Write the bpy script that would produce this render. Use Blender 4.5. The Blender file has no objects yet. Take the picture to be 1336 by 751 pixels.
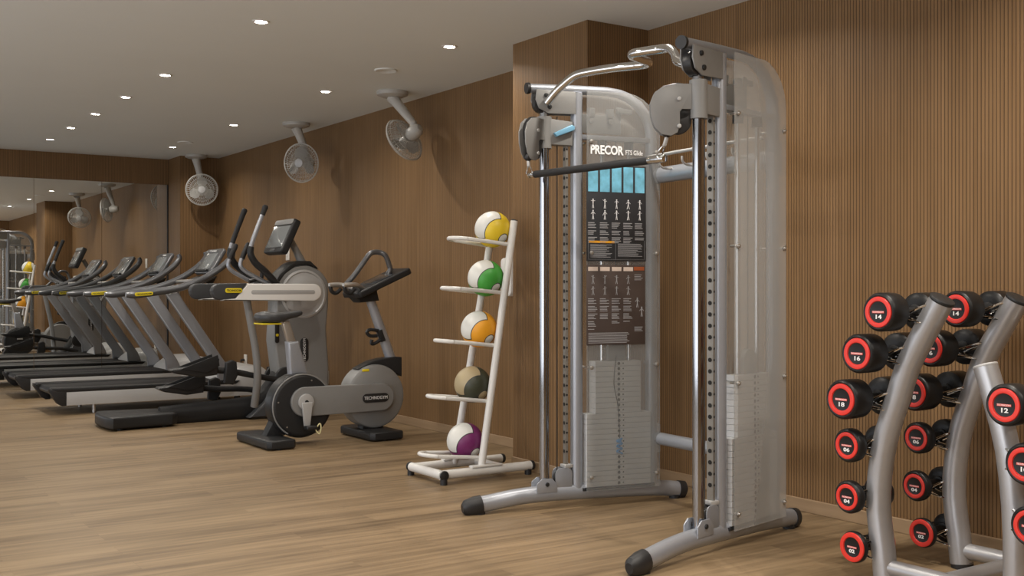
import bpy, bmesh, math, random
from mathutils import Vector, Matrix
random.seed(7)
PI = math.pi
# ------------------------------------------------------------------ camera, light, exposure
scn = bpy.context.scene
COL = scn.collection
H = 2.787                                    # ceiling height
cam_d = bpy.data.cameras.new('camera'); cam = bpy.data.objects.new('camera', cam_d); COL.objects.link(cam)
cam.location = (0, 0, 1.18); cam.rotation_euler = (PI/2, 0, -math.radians(33.86))
cam_d.sensor_width = 36; cam_d.lens = 36*1416/1336; cam_d.clip_start = 0.05; cam_d.clip_end = 60
scn.camera = cam
scn.view_settings.view_transform = 'Standard'
try: scn.view_settings.look = 'None'
except Exception: pass
scn.view_settings.gamma = 1; scn.view_settings.use_curve_mapping = False
EXPOSURE = 0.22
scn.view_settings.exposure = EXPOSURE
SPOT_W, ADDED_WINDOW_W = 9.0, (66.0, 46.0, 20.0, 13.0)
world = bpy.data.worlds.new('world'); scn.world = world; world.use_nodes = True
world.node_tree.nodes['Background'].inputs[0].default_value = (0.75, 0.85, 1, 1)
world.node_tree.nodes['Background'].inputs[1].default_value = 0.6

# windows added in the unseen left wall; their lamps fill the room
ADDED_WINS = [(-.4, 2.8), (3.0, 6.2), (6.4, 9.6), (9.8, 13.0)]
for i, (y0, y1) in enumerate(ADDED_WINS):
    l = bpy.data.lights.new('added_window_fill', 'AREA'); l.shape = 'RECTANGLE'; l.size = y1-y0; l.size_y = 2.35
    l.energy = ADDED_WINDOW_W[i]; l.color = (0.97, 0.97, 1.0)
    o = bpy.data.objects.new('added_window_fill', l); COL.objects.link(o)
    o.location = (-2.62, (y0+y1)/2, 1.4); o.rotation_euler = (0, -PI/2, 0)
    o.rotation_euler = Matrix(((0, 0, -1), (-1, 0, 0), (0, 1, 0))).to_euler()

# ------------------------------------------------------------------ helpers
def V(*a): return Vector(a)
class MB:
    def __init__(s): s.bm = bmesh.new()
    def _add(s, t):
        me = bpy.data.meshes.new('tmp'); t.to_mesh(me); t.free(); s.bm.from_mesh(me); bpy.data.meshes.remove(me); return s
    def box(s, c, size, bev=0, rot=None, seg=2):
        t = bmesh.new(); bmesh.ops.create_cube(t, size=1)
        for v in t.verts: v.co = Vector((v.co.x*size[0], v.co.y*size[1], v.co.z*size[2]))
        if bev: bmesh.ops.bevel(t, geom=list(t.edges), offset=bev, segments=seg, affect='EDGES', profile=0.5)
        M = Matrix.Translation(Vector(c))
        if rot is not None: M = M @ rot.to_4x4()
        t.transform(M); return s._add(t)
    def span(s, a, b, bev=0, seg=2):
        a, b = Vector(a), Vector(b); d = b-a
        return s.box((a+b)/2, (abs(d.x), abs(d.y), abs(d.z)), bev, None, seg)
    def tube(s, pts, r, n=14, k=0, closed=False, flat=1.0, ref=None, cap=True):
        pts = [Vector(p) for p in pts]
        rs = list(r) if isinstance(r, (list, tuple)) else [r]*len(pts)
        if k:
            P, R = [], []; m = len(pts); last = m if closed else m-1
            for i in range(last):
                if closed: q = [pts[(i+j-1) % m] for j in range(4)]; ra, rb = rs[i], rs[(i+1) % m]
                else: q = [pts[max(i-1, 0)], pts[i], pts[i+1], pts[min(i+2, m-1)]]; ra, rb = rs[i], rs[i+1]
                for j in range(k):
                    u = j/k
                    P.append(0.5*((2*q[1])+(q[2]-q[0])*u+(2*q[0]-5*q[1]+4*q[2]-q[3])*u*u+(3*q[1]-q[0]-3*q[2]+q[3])*u**3)); R.append(ra*(1-u)+rb*u)
            if not closed: P.append(pts[-1]); R.append(rs[-1])
            pts, rs = P, R
        m = len(pts); t = bmesh.new(); rings = []; prev = None
        for i in range(m):
            if closed: d = pts[(i+1) % m]-pts[i-1]
            elif i == 0: d = pts[1]-pts[0]
            elif i == m-1: d = pts[-1]-pts[-2]
            else: d = (pts[i+1]-pts[i]).normalized()+(pts[i]-pts[i-1]).normalized()
            d.normalize()
            if ref is not None: a = d.cross(Vector(ref)).normalized()
            elif prev is None:
                a = d.cross(Vector((0, 0, 1)) if abs(d.z) < .9 else Vector((1, 0, 0))).normalized()
            else: a = (prev-d*prev.dot(d)).normalized()
            prev = a; b = a.cross(d)
            rings.append([t.verts.new(pts[i]+a*(rs[i]*math.cos(2*PI*j/n))+b*(rs[i]*flat*math.sin(2*PI*j/n))) for j in range(n)])
        for i in range(m if closed else m-1):
            A, B = rings[i], rings[(i+1) % m]
            for j in range(n): t.faces.new((A[j], A[(j+1) % n], B[(j+1) % n], B[j]))
        if cap and not closed: t.faces.new(rings[0][::-1]); t.faces.new(rings[-1])
        bmesh.ops.recalc_face_normals(t, faces=list(t.faces)); return s._add(t)
    def cyl(s, a, b, r, r2=None, n=24): return s.tube([a, b], [r, r if r2 is None else r2], n)
    def rcyl(s, a, b, r, e=0.004, n=28):      # cylinder with rounded edges
        a, b = Vector(a), Vector(b); d = (b-a).normalized()
        return s.tube([a, a+d*e*.3, a+d*e, b-d*e, b-d*e*.3, b], [r-e, r-e*.3, r, r, r-e*.3, r-e], n)
    def lathe(s, prof, a, d, n=32, caps=True):           # prof: (distance along d from a, radius)
        a, d = Vector(a), Vector(d).normalized(); x = d.cross(Vector((0, 0, 1)) if abs(d.z) < .9 else Vector((1, 0, 0))).normalized(); y = d.cross(x)
        t = bmesh.new(); rings = []
        for (h, r) in prof:
            r = max(r, 1e-5); rings.append([t.verts.new(a+d*h+x*(r*math.cos(2*PI*j/n))+y*(r*math.sin(2*PI*j/n))) for j in range(n)])
        for A, B in zip(rings[:-1], rings[1:]):
            for j in range(n): t.faces.new((A[j], A[(j+1) % n], B[(j+1) % n], B[j]))
        if caps and prof[0][1] > 1e-4: t.faces.new(rings[0][::-1])
        if caps and prof[-1][1] > 1e-4: t.faces.new(rings[-1])
        bmesh.ops.remove_doubles(t, verts=list(t.verts), dist=2e-5)
        bmesh.ops.recalc_face_normals(t, faces=list(t.faces)); return s._add(t)
    def prism(s, pts, o, U, W, th, bev=0, seg=2):   # outline (u,v) on plane o,U,W; extruded th along UxW, centred
        o, U, W = Vector(o), Vector(U).normalized(), Vector(W).normalized(); N = U.cross(W)
        t = bmesh.new()
        A = [t.verts.new(o+U*u+W*v-N*th/2) for u, v in pts]; B = [t.verts.new(o+U*u+W*v+N*th/2) for u, v in pts]
        n = len(pts); fa = t.faces.new(A[::-1]); fb = t.faces.new(B)
        for i in range(n): t.faces.new((A[i], A[(i+1) % n], B[(i+1) % n], B[i]))
        bmesh.ops.recalc_face_normals(t, faces=list(t.faces))
        if bev: bmesh.ops.bevel(t, geom=list(fa.edges)+list(fb.edges), offset=bev, segments=seg, affect='EDGES', profile=0.5)
        return s._add(t)
    def frame(s, pts, o, U, W, w, th, bev=0):        # closed strip following an outline (inward width w)
        cx = sum(p[0] for p in pts)/len(pts)
        return s
    def build(s, name, m, parent=None, smooth=35):
        me = bpy.data.meshes.new(name); s.bm.to_mesh(me); s.bm.free()
        if smooth:
            for p in me.polygons: p.use_smooth = True
            me.set_sharp_from_angle(angle=math.radians(smooth))
        me.materials.append(m)
        o = bpy.data.objects.new(name, me); COL.objects.link(o)
        if parent is not None: o.parent = parent
        return o
def rrect(x0, x1, z0, z1, r, n=6):
    out = []
    for cx, cz, a in ((x1-r, z1-r, 0), (x0+r, z1-r, 90), (x0+r, z0+r, 180), (x1-r, z0+r, 270)):
        for i in range(n+1):
            t = math.radians(a+90*i/n); out.append((cx+r*math.cos(t), cz+r*math.sin(t)))
    return out
def arc(cx, cz, r, a0, a1, n=12): return [(cx+r*math.cos(math.radians(a0+(a1-a0)*i/n)), cz+r*math.sin(math.radians(a0+(a1-a0)*i/n))) for i in range(n+1)]
def thing(name, label, cat, loc=(0, 0, 0), group=None):
    o = bpy.data.objects.new(name, None); COL.objects.link(o); o.location = loc; o.empty_display_size = .1
    return tag(o, label, cat, group)
def tag(o, label=None, cat=None, group=None, kind=None):
    if label: o['label'] = label
    if cat: o['category'] = cat
    if group: o['group'] = group
    if kind: o['kind'] = kind
    return o
def struct(o): o['kind'] = 'structure'; return o
def copy_tree(o, parent=None):
    c = o.copy(); COL.objects.link(c)
    if parent is not None: c.parent = parent
    for ch in list(o.children): copy_tree(ch, c)
    return c
def text(name, body, size, o, U, W, m, parent=None, depth=0.0008, align='CENTER', bold=0.0, xs=1.0):
    cu = bpy.data.curves.new('txt', 'FONT'); cu.body = body; cu.size = size; cu.align_x = align; cu.align_y = 'CENTER'
    cu.extrude = depth; cu.offset = bold; cu.resolution_u = 3
    to = bpy.data.objects.new('txt', cu); COL.objects.link(to)
    dg = bpy.context.evaluated_depsgraph_get(); dg.update()
    me = bpy.data.meshes.new_from_object(to.evaluated_get(dg)); bpy.data.objects.remove(to); bpy.data.curves.remove(cu)
    U, W = Vector(U).normalized(), Vector(W).normalized(); N = U.cross(W); o = Vector(o)
    for v in me.vertices: p = v.co.copy(); v.co = o+U*(p.x*xs)+W*p.y+N*p.z
    me.materials.clear(); me.materials.append(m); me.name = name
    ob = bpy.data.objects.new(name, me); COL.objects.link(ob)
    if parent is not None: ob.parent = parent
    return ob

# ------------------------------------------------------------------ materials
def mat(name, col, rough=.5, metal=0, spec=.5, noise=0, nscale=40, bump=0, bscale=300, coat=0, emit=None, estr=0):
    m = bpy.data.materials.new(name); m.use_nodes = True; nt = m.node_tree; b = nt.nodes['Principled BSDF']
    b.inputs['Base Color'].default_value = (*col, 1); b.inputs['Roughness'].default_value = rough
    b.inputs['Metallic'].default_value = metal; b.inputs['Specular IOR Level'].default_value = spec
    b.inputs['Coat Weight'].default_value = coat
    if emit: b.inputs['Emission Color'].default_value = (*emit, 1); b.inputs['Emission Strength'].default_value = estr
    tc = nt.nodes.new('ShaderNodeTexCoord')
    if noise:
        n = nt.nodes.new('ShaderNodeTexNoise'); n.inputs['Scale'].default_value = nscale; n.inputs['Detail'].default_value = 4
        nt.links.new(tc.outputs['Object'], n.inputs['Vector'])
        mx = nt.nodes.new('ShaderNodeMix'); mx.data_type = 'RGBA'; mx.blend_type = 'MULTIPLY'
        mr = nt.nodes.new('ShaderNodeMapRange'); mr.inputs[3].default_value = 1-noise; mr.inputs[4].default_value = 1+noise
        nt.links.new(n.outputs['Fac'], mr.inputs[0])
        mx.inputs[0].default_value = 1; mx.inputs[6].default_value = (*col, 1); nt.links.new(mr.outputs[0], mx.inputs[7])
        nt.links.new(mx.outputs[2], b.inputs['Base Color'])
    if bump:
        n = nt.nodes.new('ShaderNodeTexNoise'); n.inputs['Scale'].default_value = bscale
        nt.links.new(tc.outputs['Object'], n.inputs['Vector'])
        bp = nt.nodes.new('ShaderNodeBump'); bp.inputs['Strength'].default_value = bump; bp.inputs['Distance'].default_value = .002
        nt.links.new(n.outputs['Fac'], bp.inputs['Height']); nt.links.new(bp.outputs[0], b.inputs['Normal'])
    return m
M_ceil = mat('ceiling_paint', (.77, .82, .83), .8, noise=.02, nscale=2)
M_white = mat('white_enamel', (.72, .71, .68), .35)
M_silver = mat('silver_paint', (.37, .39, .43), .36, metal=.5, noise=.04)
M_silver2 = mat('grey_silver_plastic', (.235, .235, .23), .42, metal=.15, noise=.03)
M_lsilver = mat('light_silver_plastic', (.44, .44, .435), .38, metal=.15)
M_rack = mat('silver_rack_paint', (.40, .40, .41), .34, metal=.6, noise=.04)
M_pole = mat('pole_steel', (.36, .37, .39), .12, metal=1)
M_upright = mat('treadmill_grey', (.27, .275, .29), .4, metal=.35, noise=.03)
M_chrome = mat('chrome', (.66, .66, .66), .07, metal=1)
M_brush = mat('brushed_steel', (.55, .53, .50), .35, metal=.85)
M_strip = mat('strip_steel', (.26, .245, .22), .42, metal=.5)
M_black = mat('black_rubber', (.015, .015, .016), .45, bump=.15)
M_urethane = mat('black_urethane', (.009, .009, .0095), .38, spec=.35)
M_charcoal = mat('charcoal_plastic', (.018, .0185, .0195), .42, spec=.35, noise=.08)
M_dkgrey = mat('dark_grey_plastic', (.050, .052, .055), .42, spec=.4)
M_rail = mat('graphite_handrail', (.15, .155, .165), .28, metal=.55)
M_grip = mat('foam_grip', (.012, .012, .013), .65, bump=.3, bscale=500)
M_belt = mat('running_belt', (.014, .014, .015), .6, spec=.3, bump=.3, bscale=700)
M_yellow = mat('yellow_badge', (.78, .62, .02), .4)
M_red = mat('red_ring', (.70, .035, .022), .35)
M_pink = mat('red_plate', (.75, .10, .08), .4)
M_txt = mat('white_print', (.85, .85, .85), .5)
M_dtxt = mat('dark_print', (.05, .045, .02), .5)
M_fan = mat('fan_plastic', (.46, .45, .42), .4)
M_screen = mat('screen_glass', (.20, .215, .22), .15, coat=.5)
M_plate = mat('weight_plate_grey', (.62, .63, .64), .45, metal=.25, noise=.05)
M_blue = mat('blue_lever', (.16, .36, .52), .4)
M_bluepin = mat('blue_pin', (.02, .30, .70), .4)
M_board = mat('placard_black', (.030, .032, .036), .45)
M_board2 = mat('placard_brown', (.075, .055, .048), .45)
M_sky = mat('placard_blue', (.18, .50, .68), .5, noise=.6, nscale=22)
M_cream = mat('placard_cream', (.72, .60, .52), .5, noise=.15, nscale=40)
M_rust = mat('placard_rust', (.36, .09, .03), .5)
M_amber = mat('placard_amber', (.78, .36, .02), .5)
M_pgrey = mat('placard_grey_print', (.36, .36, .37), .6)
M_hole = mat('hole_black', (.008, .008, .008), .7)
M_lamp = mat('lamp_lens', (1, 1, 1), .4, emit=(1, .93, .84), estr=45)
M_mirror = mat('mirror_silver', (.80, .81, .80), .0, metal=1)
M_socket = mat('socket_white', (.75, .72, .66), .4)

def wood_wall():
    m = bpy.data.materials.new('fluted_wood'); m.use_nodes = True; nt = m.node_tree; b = nt.nodes['Principled BSDF']; L = nt.links.new
    g = nt.nodes.new('ShaderNodeNewGeometry'); sx = nt.nodes.new('ShaderNodeSeparateXYZ'); L(g.outputs['Position'], sx.inputs[0])
    def mth(op, a, c=None, d=None):
        n = nt.nodes.new('ShaderNodeMath'); n.operation = op
        for i, v in enumerate((a, c, d)):
            if v is None: continue
            if isinstance(v, (int, float)): n.inputs[i].default_value = v
            else: L(v, n.inputs[i])
        return n.outputs[0]
    u = mth('ADD', sx.outputs[0], sx.outputs[1])
    ph = mth('FRACT', mth('DIVIDE', u, .0185))
    tri = mth('ABSOLUTE', mth('SUBTRACT', ph, .5))                # .5 at groove
    groove = nt.nodes.new('ShaderNodeMapRange'); groove.interpolation_type = 'SMOOTHSTEP'
    groove.inputs[1].default_value = .33; groove.inputs[2].default_value = .46; L(tri, groove.inputs[0])
    cb = nt.nodes.new('ShaderNodeCombineXYZ'); L(mth('MULTIPLY', u, 42), cb.inputs[0]); L(mth('MULTIPLY', sx.outputs[2], 1.1), cb.inputs[1])
    n1 = nt.nodes.new('ShaderNodeTexNoise'); n1.inputs['Scale'].default_value = 1; n1.inputs['Detail'].default_value = 5; L(cb.outputs[0], n1.inputs['Vector'])
    cb2 = nt.nodes.new('ShaderNodeCombineXYZ'); L(mth('MULTIPLY', u, 3.0), cb2.inputs[0]); L(mth('MULTIPLY', sx.outputs[2], .35), cb2.inputs[1])
    n2 = nt.nodes.new('ShaderNodeTexNoise'); n2.inputs['Scale'].default_value = 1; n2.inputs['Detail'].default_value = 3; L(cb2.outputs[0], n2.inputs['Vector'])
    cr = nt.nodes.new('ShaderNodeValToRGB'); cr.color_ramp.elements[0].position = .25; cr.color_ramp.elements[0].color = (.150, .083, .033, 1)
    cr.color_ramp.elements[1].position = .75; cr.color_ramp.elements[1].color = (.290, .172, .080, 1)
    L(mth('ADD', mth('MULTIPLY', n1.outputs['Fac'], .6), mth('MULTIPLY', n2.outputs['Fac'], .4)), cr.inputs[0])
    mx = nt.nodes.new('ShaderNodeMix'); mx.data_type = 'RGBA'; L(groove.outputs[0], mx.inputs[0]); L(cr.outputs[0], mx.inputs[6])
    mx.inputs[7].default_value = (.075, .041, .017, 1)
    L(mx.outputs[2], b.inputs['Base Color']); b.inputs['Roughness'].default_value = .5; b.inputs['Specular IOR Level'].default_value = .25
    bp = nt.nodes.new('ShaderNodeBump'); bp.inputs['Strength'].default_value = .5; bp.inputs['Distance'].default_value = .004
    L(mth('SUBTRACT', 1, groove.outputs[0]), bp.inputs['Height']); L(bp.outputs[0], b.inputs['Normal'])
    return m
def wood_plain(name, c0, c1, ax=0, rough=.4, planks=True):
    m = bpy.data.materials.new(name); m.use_nodes = True; nt = m.node_tree; b = nt.nodes['Principled BSDF']; L = nt.links.new
    g = nt.nodes.new('ShaderNodeNewGeometry')
    mp = nt.nodes.new('ShaderNodeMapping'); L(g.outputs['Position'], mp.inputs['Vector'])
    mp.inputs['Scale'].default_value = (1.6, 26, 26) if ax == 0 else (26, 1.6, 26)
    n1 = nt.nodes.new('ShaderNodeTexNoise'); n1.inputs['Scale'].default_value = 1; n1.inputs['Detail'].default_value = 6; n1.inputs['Distortion'].default_value = .35
    mp2 = nt.nodes.new('ShaderNodeMapping'); L(g.outputs['Position'], mp2.inputs['Vector'])
    mp2.inputs['Scale'].default_value = (.7, 5, 5) if ax == 0 else (5, .7, 5)
    n2 = nt.nodes.new('ShaderNodeTexNoise'); n2.inputs['Scale'].default_value = 1; n2.inputs['Detail'].default_value = 3; L(mp2.outputs[0], n2.inputs['Vector'])
    cr = nt.nodes.new('ShaderNodeValToRGB'); cr.color_ramp.elements[0].position = .34; cr.color_ramp.elements[0].color = (*c0, 1)
    cr.color_ramp.elements[1].position = .62; cr.color_ramp.elements[1].color = (*c1, 1)
    add = nt.nodes.new('ShaderNodeMath'); add.operation = 'ADD'
    m1 = nt.nodes.new('ShaderNodeMath'); m1.operation = 'MULTIPLY'; m1.inputs[1].default_value = .55; L(n1.outputs['Fac'], m1.inputs[0])
    m2 = nt.nodes.new('ShaderNodeMath'); m2.operation = 'MULTIPLY'; m2.inputs[1].default_value = .45; L(n2.outputs['Fac'], m2.inputs[0])
    L(m1.outputs[0], add.inputs[0]); L(m2.outputs[0], add.inputs[1])
    if planks:
        br = nt.nodes.new('ShaderNodeTexBrick'); br.inputs['Scale'].default_value = 1; br.inputs['Brick Width'].default_value = 1.25; br.inputs['Row Height'].default_value = .16
        br.inputs['Mortar Size'].default_value = .0012; br.inputs['Mortar Smooth'].default_value = .3; br.offset = .37; br.inputs['Bias'].default_value = 0
        br.inputs['Color1'].default_value = (0, 0, 0, 1); br.inputs['Color2'].default_value = (1, 1, 1, 1); br.inputs['Mortar'].default_value = (.5, .5, .5, 1)
        L(g.outputs['Position'], br.inputs['Vector'])
        # each plank shifts the grain
        sep = nt.nodes.new('ShaderNodeSeparateColor'); L(br.outputs['Color'], sep.inputs[0])
        vm = nt.nodes.new('ShaderNodeVectorMath'); vm.operation = 'SCALE'; L(br.outputs['Color'], vm.inputs[0]); vm.inputs['Scale'].default_value = 13
        va = nt.nodes.new('ShaderNodeVectorMath'); va.operation = 'ADD'; L(mp.outputs[0], va.inputs[0]); L(vm.outputs[0], va.inputs[1]); L(va.outputs[0], n1.inputs['Vector'])
        tone = nt.nodes.new('ShaderNodeMapRange'); tone.inputs[3].default_value = -.05; tone.inputs[4].default_value = .05; L(sep.outputs[0], tone.inputs[0])
        a2 = nt.nodes.new('ShaderNodeMath'); a2.operation = 'ADD'; L(add.outputs[0], a2.inputs[0]); L(tone.outputs[0], a2.inputs[1]); L(a2.outputs[0], cr.inputs[0])
        mx = nt.nodes.new('ShaderNodeMix'); mx.data_type = 'RGBA'; mf = nt.nodes.new('ShaderNodeMath'); mf.operation = 'MULTIPLY'; mf.inputs[1].default_value = .35
        L(br.outputs['Fac'], mf.inputs[0]); L(mf.outputs[0], mx.inputs[0]); L(cr.outputs[0], mx.inputs[6]); mx.inputs[7].default_value = (.16, .09, .05, 1)
        L(mx.outputs[2], b.inputs['Base Color'])
    else:
        L(mp.outputs[0], n1.inputs['Vector']); L(add.outputs[0], cr.inputs[0]); L(cr.outputs[0], b.inputs['Base Color'])
    b.inputs['Roughness'].default_value = rough; b.inputs['Specular IOR Level'].default_value = .35
    return m
M_wall = wood_wall()
M_floor = wood_plain('oak_floor', (.135, .091, .049), (.295, .208, .118), 0, .42)
M_skirt = wood_plain('oak_skirting', (.26, .175, .10), (.34, .235, .14), 1, .45, False)

def shield_mat():
    m = bpy.data.materials.new('smoked_acrylic'); m.use_nodes = True; nt = m.node_tree; L = nt.links.new
    out = nt.nodes['Material Output']; b = nt.nodes['Principled BSDF']; b.inputs['Base Color'].default_value = (.60, .61, .61, 1); b.inputs['Roughness'].default_value = .22
    tr = nt.nodes.new('ShaderNodeBsdfTransparent'); tr.inputs[0].default_value = (.92, .92, .91, 1)
    ms = nt.nodes.new('ShaderNodeMixShader'); lw_ = nt.nodes.new('ShaderNodeLayerWeight'); lw_.inputs[0].default_value = .5; mr = nt.nodes.new('ShaderNodeMapRange'); mr.inputs[3].default_value = .09; mr.inputs[4].default_value = .66; L(lw_.outputs['Facing'], mr.inputs[0]); L(mr.outputs[0], ms.inputs[0])
    L(tr.outputs[0], ms.inputs[1]); L(b.outputs[0], ms.inputs[2]); L(ms.outputs[0], out.inputs[0]); return m
M_shield = shield_mat()
def glass_mat():  # glazing for the added left windows
    m = bpy.data.materials.new('added_window_glass'); m.use_nodes = True; nt = m.node_tree; L = nt.links.new
    out = nt.nodes['Material Output']; gl = nt.nodes.new('ShaderNodeBsdfGlossy'); gl.inputs['Roughness'].default_value = .02
    tr = nt.nodes.new('ShaderNodeBsdfTransparent'); ms = nt.nodes.new('ShaderNodeMixShader'); ms.inputs[0].default_value = .08
    L(tr.outputs[0], ms.inputs[1]); L(gl.outputs[0], ms.inputs[2]); L(ms.outputs[0], out.inputs[0]); return m
M_glass = glass_mat()
def ball_mat(name, cA, cB, cP):
    """swirl of pale and coloured panels with dark seams, laid out in the ball's own coordinates"""
    m = bpy.data.materials.new(name); m.use_nodes = True; nt = m.node_tree; b = nt.nodes['Principled BSDF']; L = nt.links.new
    tc = nt.nodes.new('ShaderNodeTexCoord')
    nv = nt.nodes.new('ShaderNodeVectorMath'); nv.operation = 'NORMALIZE'; L(tc.outputs['Object'], nv.inputs[0])
    def sd(c, r):
        n = nt.nodes.new('ShaderNodeVectorMath'); n.operation = 'DISTANCE'; L(nv.outputs[0], n.inputs[0]); n.inputs[1].default_value = Vector(c).normalized()
        s = nt.nodes.new('ShaderNodeMath'); s.operation = 'SUBTRACT'; L(n.outputs['Value'], s.inputs[0]); s.inputs[1].default_value = r; return s.outputs[0]
    def mm(op, a, c):
        n = nt.nodes.new('ShaderNodeMath'); n.operation = op
        for i, v in enumerate((a, c)):
            if isinstance(v, (int, float)): n.inputs[i].default_value = v
            else: L(v, n.inputs[i])
        return n.outputs[0]
    # camera sees the ball from (-.56,-.83,0); its left is (-.83,.56,0)
    def dirv(front, right, up): return (-.56*front+.83*right, -.83*front-.56*right, up)
    d1 = sd(dirv(.75, -.62, .55), 1.02)                 # pale area
    d2 = sd(dirv(.80, .42, -.30), .86)                  # coloured disc cut out of it
    white = mm('MAXIMUM', d1, mm('MULTIPLY', d2, -1))
    d3 = sd(dirv(.62, .62, -.58), .30)                  # small pale patch low on the right
    white = mm('MINIMUM', white, d3)
    d4 = sd(dirv(-.8, .5, .2), .8); white = mm('MINIMUM', white, d4)
    st = mm('LESS_THAN', white, 0); seam = mm('LESS_THAN', mm('ABSOLUTE', white, 0), .022)
    mx = nt.nodes.new('ShaderNodeMix'); mx.data_type = 'RGBA'; L(st, mx.inputs[0]); mx.inputs[6].default_value = (*cB, 1); mx.inputs[7].default_value = (*cA, 1)
    m2 = nt.nodes.new('ShaderNodeMix'); m2.data_type = 'RGBA'; L(seam, m2.inputs[0]); L(mx.outputs[2], m2.inputs[6]); m2.inputs[7].default_value = (*cP, 1)
    L(m2.outputs[2], b.inputs['Base Color']); b.inputs['Roughness'].default_value = .42
    n = nt.nodes.new('ShaderNodeTexNoise'); n.inputs['Scale'].default_value = 180; L(tc.outputs['Object'], n.inputs['Vector'])
    bp = nt.nodes.new('ShaderNodeBump'); bp.inputs['Strength'].default_value = .25; bp.inputs['Distance'].default_value = .002; L(n.outputs['Fac'], bp.inputs['Height']); L(bp.outputs[0], b.inputs['Normal'])
    return m

# ------------------------------------------------------------------ the room
WX, LX, BY, EY = 4.48, -2.6, -0.9, 13.70
def wall(name, a, b, m=M_wall): return struct(MB().span(a, b).build(name, m, smooth=0))
wall('floor', (LX-.1, BY-.1, -.1), (WX+.1, EY+.1, 0), M_floor)
wall('ceiling', (LX-.1, BY-.1, H), (WX+.1, EY+.1, H+.1), M_ceil)
wall('wall_right', (WX, BY-.1, 0), (WX+.1, EY+.1, H))
wall('wall_back', (LX-.1, BY-.1, 0), (WX, BY, H))
wall('wall_end', (LX-.1, EY+.008, 0), (WX, EY+.1, H))
wall('wall_header', (LX, EY-.012, 2.47), (4.0, EY+.008, H))
wall('wall_pier', (4.0, 5.15, 0), (WX, 5.95, H))
wall('wall_corner', (4.0, 13.2, 0), (WX, EY+.008, H))
# unseen left wall, with openings cut for the added windows
lw = MB(); ys = [BY-.1]+[v for w in ADDED_WINS for v in w]+[EY+.1]
for i in range(0, len(ys), 2): lw.span((LX-.1, ys[i], 0), (LX, ys[i+1], H))
for y0, y1 in ADDED_WINS: lw.span((LX-.1, y0, 0), (LX, y1, .15)); lw.span((LX-.1, y0, 2.65), (LX, y1, H))
struct(lw.build('wall_left', M_ceil, smooth=0))
for i, (y0, y1) in enumerate(ADDED_WINS):
    w = struct(MB().span((LX-.06, y0, .15), (LX-.05, y1, 2.65)).build('added_window_%d' % (i+1), M_glass, smooth=0))
    fr = MB()
    for yy in (y0+.025, (y0+y1)/2, y1-.025): fr.span((LX-.09, yy-.025, .15), (LX-.02, yy+.025, 2.65))
    for zz in (.175, 2.625): fr.span((LX-.09, y0, zz-.025), (LX-.02, y1, zz+.025))
    fr.build('added_window_frame', M_white, w, smooth=0)
# skirting boards
def skirt(name, a, b): return struct(MB().span(a, b, .003, 1).build(name, M_skirt, smooth=0))
skirt('baseboard_right', (WX-.014, BY, 0), (WX, 5.15-.014, .07))
skirt('baseboard_right.001', (WX-.014, 5.95, 0), (WX, 13.2, .07))
skirt('baseboard_pier', (4.0-.014, 5.15-.014, 0), (4.0, 5.95, .07))
skirt('baseboard_pier.001', (4.0, 5.15-.014, 0), (WX, 5.15, .07))
skirt('baseboard_corner', (4.0, 13.2-.014, 0), (WX-.014, 13.2, .07))
# mirror panels covering the end wall below the header
edges = [3.985, 3.20, 2.435, 1.655, .875, .095, -.685, -1.465, -2.245]
lab = ['end wall mirror panel next to the wooden corner pier', 'second mirror panel from the corner pier on the end wall', 'third mirror panel from the corner pier, cut by the left edge of the photo']
for i in range(len(edges)-1):
    x1, x0 = edges[i], edges[i+1]
    mo = MB().span((x0+.002, EY-.008, .004), (x1-.002, EY+.006, 2.468)).build('mirror_panel', M_mirror, smooth=0)
    tag(mo, lab[i] if i < 3 else 'end wall mirror panel outside the photo, %s from the corner pier' % ['fourth', 'fifth', 'sixth', 'seventh', 'last'][min(i-3, 4)], 'mirror', 'mirror panels on the end wall')
# dark shadow gap trim beside the mirrors
struct(MB().span((3.986, EY-.02, 0), (3.999, EY+.006, 2.47)).build('trim_1', M_charcoal, smooth=0))

# ------------------------------------------------------------------ recessed downlights
def downlight(x, y, label, on=True):
    t = thing('recessed_downlight', label, 'ceiling light', (x, y, H), 'recessed downlights in the ceiling')
    MB().lathe([(.0, .052), (.004, .050), (.006, .040), (.003, .036), (.0, .036)], (0, 0, 0), (0, 0, -1), 28, False).build('trim_ring', M_white, t)
    MB().lathe([(.0, .036), (.0035, .030), (.004, 0)], (0, 0, 0), (0, 0, -1), 24).build('lens', M_lamp, t)
    l = bpy.data.lights.new('downlight_lamp', 'AREA'); l.shape = 'DISK'; l.size = .07; l.energy = SPOT_W*(2.0 if y < 3 else 1.3 if y < 6 else .85); l.color = (1, .92, .82); l.spread = math.radians(150)
    o = bpy.data.objects.new('downlight_lamp', l); COL.objects.link(o); o.location = (0, 0, -.012); o.parent = t
ordn = ['nearest', 'second nearest', 'third nearest', 'fourth nearest', 'fifth nearest', 'farthest']
for i, y in enumerate((6.28, 8.26, 9.40, 10.46, 11.50, 12.52)):
    downlight(2.39, y, 'round lit downlight, %s in the left row of the ceiling' % ordn[i])
for i, y in enumerate((6.23, 8.22, 10.4, 12.43)):
    downlight(3.68, y, 'round lit downlight, %s in the row along the wood wall' % (['nearest', 'second nearest', 'third nearest', 'farthest'][i]))
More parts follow.
